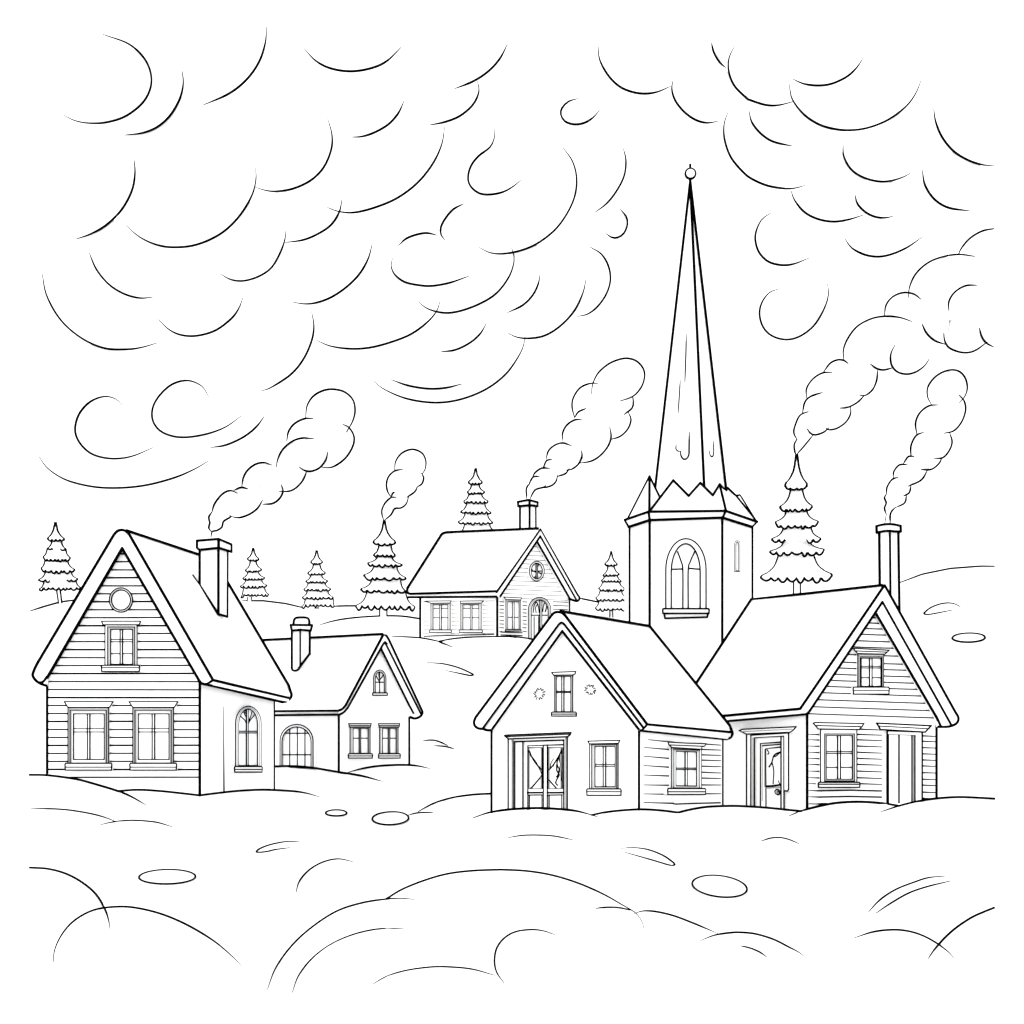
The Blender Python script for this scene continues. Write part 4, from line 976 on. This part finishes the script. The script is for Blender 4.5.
# ================================================================== clouds
p1 = lambda p: Z(20, 9.4, 3.938, p); p2 = lambda p: Z(270, 9.4, 3.938, p); p3 = lambda p: Z(520, 9.4, 3.938, p); p4 = lambda p: Z(740, 9.4, 3.938, p)
p5 = lambda p: Z(20, 239.4, 3.938, p); p6 = lambda p: Z(270, 239.4, 3.938, p); p7 = lambda p: Z(370, 129.4, 3.938, p); p8 = lambda p: Z(740, 129.4, 3.938, p)
clouds = [
 ('cloud of two nested crescent curls in the top left corner of the sky', [
  p1([(325, 95), (430, 135), (495, 200), (517, 280), (490, 355), (420, 415), (340, 442), (270, 445), (215, 435), (172, 414)]),
  p1([(637, 235), (642, 290), (628, 350), (590, 415), (540, 460), (480, 484), (410, 492)])]),
 ('broad puffy cloud filling the left of the sky, above the two swirls', [
  p1([(447, 578), (452, 640), (440, 710), (400, 785), (340, 845), (280, 880), (218, 902)]),
  p1([(410, 842), (470, 893), (540, 925), (615, 934), (700, 922), (790, 880), (860, 815), (910, 735), (928, 670), (927, 618)]),
  p5([(270, 45), (300, 115), (350, 175), (410, 212), (470, 228), (522, 225)]),
  p5([(86, 130), (105, 220), (160, 315), (240, 385), (330, 425), (420, 430), (480, 422), (542, 404)]),
  [(219.8, 273), (230.8, 278.9), (243.5, 280.1), (258.7, 275.6), (271.4, 266.7), (280, 252), (284.6, 239), (285.5, 229.5)],
  p5([(544, 313), (590, 355), (640, 375), (700, 376), (770, 355), (830, 310), (860, 270), (879, 222)])]),
 ('low cloud with two open round swirls over a long flat curve at left', [
  p5([(743, 618), (715, 575), (660, 553), (600, 567), (550, 610), (522, 660), (522, 710), (550, 750), (600, 772), (660, 776), (740, 762), (810, 735), (870, 693)]),
  p5([(408, 655), (375, 625), (330, 616), (275, 637), (232, 685), (216, 745), (232, 795), (275, 838), (330, 857), (390, 860), (450, 848), (525, 816)]),
  p5([(748, 817), (810, 807), (880, 775), (930, 735), (962, 692)]),
  p5([(72, 850), (110, 900), (180, 944), (280, 970), (380, 976), (490, 966), (600, 938), (680, 905), (745, 868)])]),
 ('high cloud of separate shallow curves at the top of the sky, left of centre', [
  p1([(970, 65), (965, 130), (940, 205), (890, 275), (820, 330), (718, 375)]),
  p2([(132, 150), (180, 200), (240, 230), (320, 241), (400, 228), (460, 200), (517, 145)]),
  p2([(528, 355), (505, 405), (465, 450), (410, 482), (360, 498), (315, 500)]),
  p2([(935, 132), (905, 190), (860, 240), (800, 280), (725, 310)]),
  p2([(816, 280), (822, 320), (800, 370), (750, 415), (690, 440), (625, 453)])]),
 ('large puffy cloud of overlapping round curves left of centre in the sky', [
  p2([(225, 422), (243, 490), (240, 550), (210, 620), (160, 670), (90, 703), (20, 714), (-30, 707), (-57, 697)]),
  p2([(687, 460), (675, 530), (640, 605), (580, 680), (500, 740), (410, 778), (330, 797), (270, 793), (225, 777)]),
  p2([(283, 743), (272, 795), (240, 845), (190, 880), (130, 905), (60, 915)]),
  p6([(403, 10), (385, 75), (350, 135), (300, 185), (240, 225), (180, 247), (130, 251), (85, 243)]),
  p6([(163, 280), (172, 340), (162, 400), (130, 470), (80, 530), (0, 582), (-35, 593)])]),
 ('big curling cloud in mid sky with an S-shaped curl and a long bowl-shaped base', [
  p2([(883, 465), (883, 500), (865, 540), (820, 575), (790, 615), (779, 660), (790, 695), (825, 722), (870, 726), (920, 715), (960, 692), (988, 668)]),
  p2([(763, 762), (720, 785), (690, 820), (672, 855), (673, 885), (690, 908)]),
  p2([(505, 928), (535, 900), (580, 883), (620, 878), (658, 887)]),
  p6([(483, 70), (476, 100), (490, 135), (530, 165), (590, 178), (640, 180), (710, 167), (787, 140)]),
  p6([(183, 395), (240, 418), (320, 428), (400, 422), (490, 397), (560, 367), (620, 322), (655, 280), (669, 240)]),
  p6([(580, 240), (620, 270), (680, 286), (740, 281), (820, 253), (890, 210), (940, 145), (960, 85), (957, 50), (950, 30)]),
  p7([(760, 70), (795, 120), (812, 180), (808, 250), (780, 320), (730, 390), (660, 445), (590, 475), (520, 487), (470, 482), (427, 461)]),
  p6([(670, 440), (730, 432), (790, 402), (830, 365), (852, 325)]),
  p6([(475, 549), (540, 572), (620, 585), (690, 582), (757, 566)]),
  p6([(405, 553), (450, 588), (540, 625), (650, 640), (750, 627), (850, 587), (930, 525), (985, 445), (1002, 395), (1003, 375)])]),
 ('narrow cloud of crescents stacked just left of the church spire', [
  p7([(668, 568), (662, 605), (640, 650), (600, 690), (540, 719)]),
  p7([(543, 800), (580, 816), (630, 820), (690, 808), (750, 770), (805, 710), (838, 640), (850, 585)]),
  p7([(865, 460), (910, 488), (938, 535), (946, 590), (930, 645), (895, 695), (855, 725), (812, 734)]),
  p7([(997, 72), (1007, 120), (1000, 180), (970, 240), (930, 290), (883, 325)]),
  p7([(983, 310), (1008, 340), (1013, 370), (1000, 405), (975, 423), (950, 422), (928, 407)])]),
 ('smallest cloud, one tiny open oval curl at upper centre of the sky', [
  p3([(228, 348), (190, 360), (165, 385), (160, 410), (175, 437), (210, 450), (250, 445), (285, 425), (313, 394)])]),
 ('big puffy cloud at the top right, reaching above the spire tip', [
  p3([(307, 140), (313, 195), (345, 255), (390, 300), (440, 322), (490, 329), (540, 322), (592, 300)]),
  p3([(603, 272), (597, 310), (610, 355), (645, 400), (690, 432), (735, 444), (778, 438)]),
  p3([(753, 128), (762, 165), (785, 205), (810, 227)]),
  p3([(845, 140), (822, 190), (822, 245), (845, 300), (890, 345)])+[(750, 99.4), (765.4, 104.2), (778, 104.5), (792.6, 101)],
  p3([(820, 397), (803, 450), (805, 510), (830, 580), (880, 640)])+p4([(50, 667), (110, 692), (180, 703), (220, 700), (255, 690)]),
  p4([(35, 395), (45, 440), (80, 485), (130, 518), (208, 536)]),
  p4([(208, 272), (250, 290), (305, 297), (360, 290), (420, 262), (460, 225), (484, 188)]),
  p4([(193, 290), (205, 350), (250, 410), (310, 450), (370, 468), (430, 473), (500, 464), (580, 433), (650, 382), (690, 330), (712, 277)])]),
 ('loose cloud of bowl-shaped curves along the right edge of the sky', [
  p4([(405, 525), (408, 575), (435, 625), (480, 657), (540, 674), (590, 673), (640, 658), (672, 641)]),
  p4([(762, 388), (770, 440), (795, 500), (840, 555), (900, 592), (960, 610), (1000, 611)]),
  p4([(717, 630), (728, 690), (765, 745), (820, 778), (905, 791)]),
  p4([(200, 710), (215, 750), (255, 797), (310, 824), (370, 833), (430, 824), (484, 807)]),
  p4([(452, 727), (462, 763), (495, 797), (535, 815), (570, 818), (602, 812)]),
  p4([(412, 900), (440, 937), (490, 963), (545, 971), (600, 960), (660, 933), (716, 894)])]),
 ('lone C-shaped cloud curl right of the upper spire', [p4([(123, 797), (85, 825), (63, 870), (60, 910), (75, 955), (110, 990), (160, 1004), (210, 1000), (272, 976)])]),
 ('lone U-shaped cloud curl right of the spire, beside the billowing smoke', [p8([(157, 624), (115, 640), (85, 680), (76, 725), (90, 775), (125, 810), (180, 825), (235, 812), (290, 770), (330, 705), (347, 650), (344, 604)])]),
]
YCL = 260.0
def fit(st):
    p = np.array(st); A_ = np.c_[2*p, np.ones(len(p))]; b = (p**2).sum(1)
    s_, *_ = np.linalg.lstsq(A_, b, rcond=None)
    c = s_[:2]; R = math.sqrt(max(1, s_[2]+c@c))
    q = np.array(crom(st, 2)); L = np.linalg.norm(np.diff(q, axis=0), axis=1).sum()
    mid = q[len(q)//2]
    r = min(R, .42*L)
    if R > r:
        d = (c-mid)/np.linalg.norm(c-mid); c = mid+d*r
    return (c[0], c[1], r*.96)
ALL = [[fit(s) for s in st] for _, st in clouds]
flat = [q for a in ALL for q in a]
for (lab, st), sph in zip(clouds, ALL):
    mb = MB(); KZ = .45
    for cx, cy, r in sph: mb.ball(P(cx, cy, YCL), r*.94*YCL/F, 0, 28, 16, (1, KZ, 1))
    for s in st:
        mb.tube([P(x, y, YCL-(envelope(flat, x, y, KZ)+5)*YCL/F) for x, y in crom(s, 3)], 1.75, 1, (.3, .3))
    c = P(float(np.mean([q[0] for q in sph])), float(np.mean([q[1] for q in sph])), YCL)
    tag(mb.build('cloud', M_PUFF, origin=c, smooth=True), lab, 'cloud', 'clouds in the sky')

for o in bpy.data.objects:
    if '_o' in o: del o['_o']

# ------------------------------------------------------------------ light, sky, camera
EL, AZ = 24, 200      # sun behind the viewer, to the left
w = bpy.data.worlds.new('World'); S.world = w; w.use_nodes = True
nt = w.node_tree; bg = nt.nodes['Background']
sky = nt.nodes.new('ShaderNodeTexSky'); sky.sky_type = 'NISHITA'; sky.sun_disc = False
sky.sun_elevation = math.radians(EL); sky.sun_rotation = math.radians(AZ); sky.air_density = .8; sky.dust_density = 2.5
mx = nt.nodes.new('ShaderNodeMixRGB'); mx.inputs['Fac'].default_value = .93   # thick even overcast over the clear sky
mx.inputs['Color2'].default_value = (9.6, 9.6, 9.6, 1)
nt.links.new(sky.outputs['Color'], mx.inputs['Color1']); nt.links.new(mx.outputs['Color'], bg.inputs['Color']); bg.inputs['Strength'].default_value = .15
sl = bpy.data.lights.new('sun', 'SUN'); sl.energy = 1.0; sl.angle = math.radians(60); sl.color = (1, .99, .98)
so = bpy.data.objects.new('sun', sl); COL.objects.link(so)
d = V((math.cos(math.radians(EL))*math.sin(math.radians(AZ)), math.cos(math.radians(EL))*math.cos(math.radians(AZ)), math.sin(math.radians(EL))))
so.rotation_euler = (-d).to_track_quat('-Z', 'Y').to_euler()
cam = bpy.data.cameras.new('camera'); co = bpy.data.objects.new('camera', cam); COL.objects.link(co)
co.location = CAM; co.rotation_euler = (math.radians(90), 0, 0)
cam.sensor_width = 36; cam.lens = 36*F/1024; cam.shift_y = (HY-512+.7)/1024; cam.shift_x = -.2/1024
cam.clip_start = .1; cam.clip_end = 10000
S.camera = co
S.render.resolution_x = S.render.resolution_y = 1024
S.view_settings.view_transform = 'Standard'; S.view_settings.look = 'None'
S.view_settings.exposure = 0.5; S.view_settings.gamma = 1
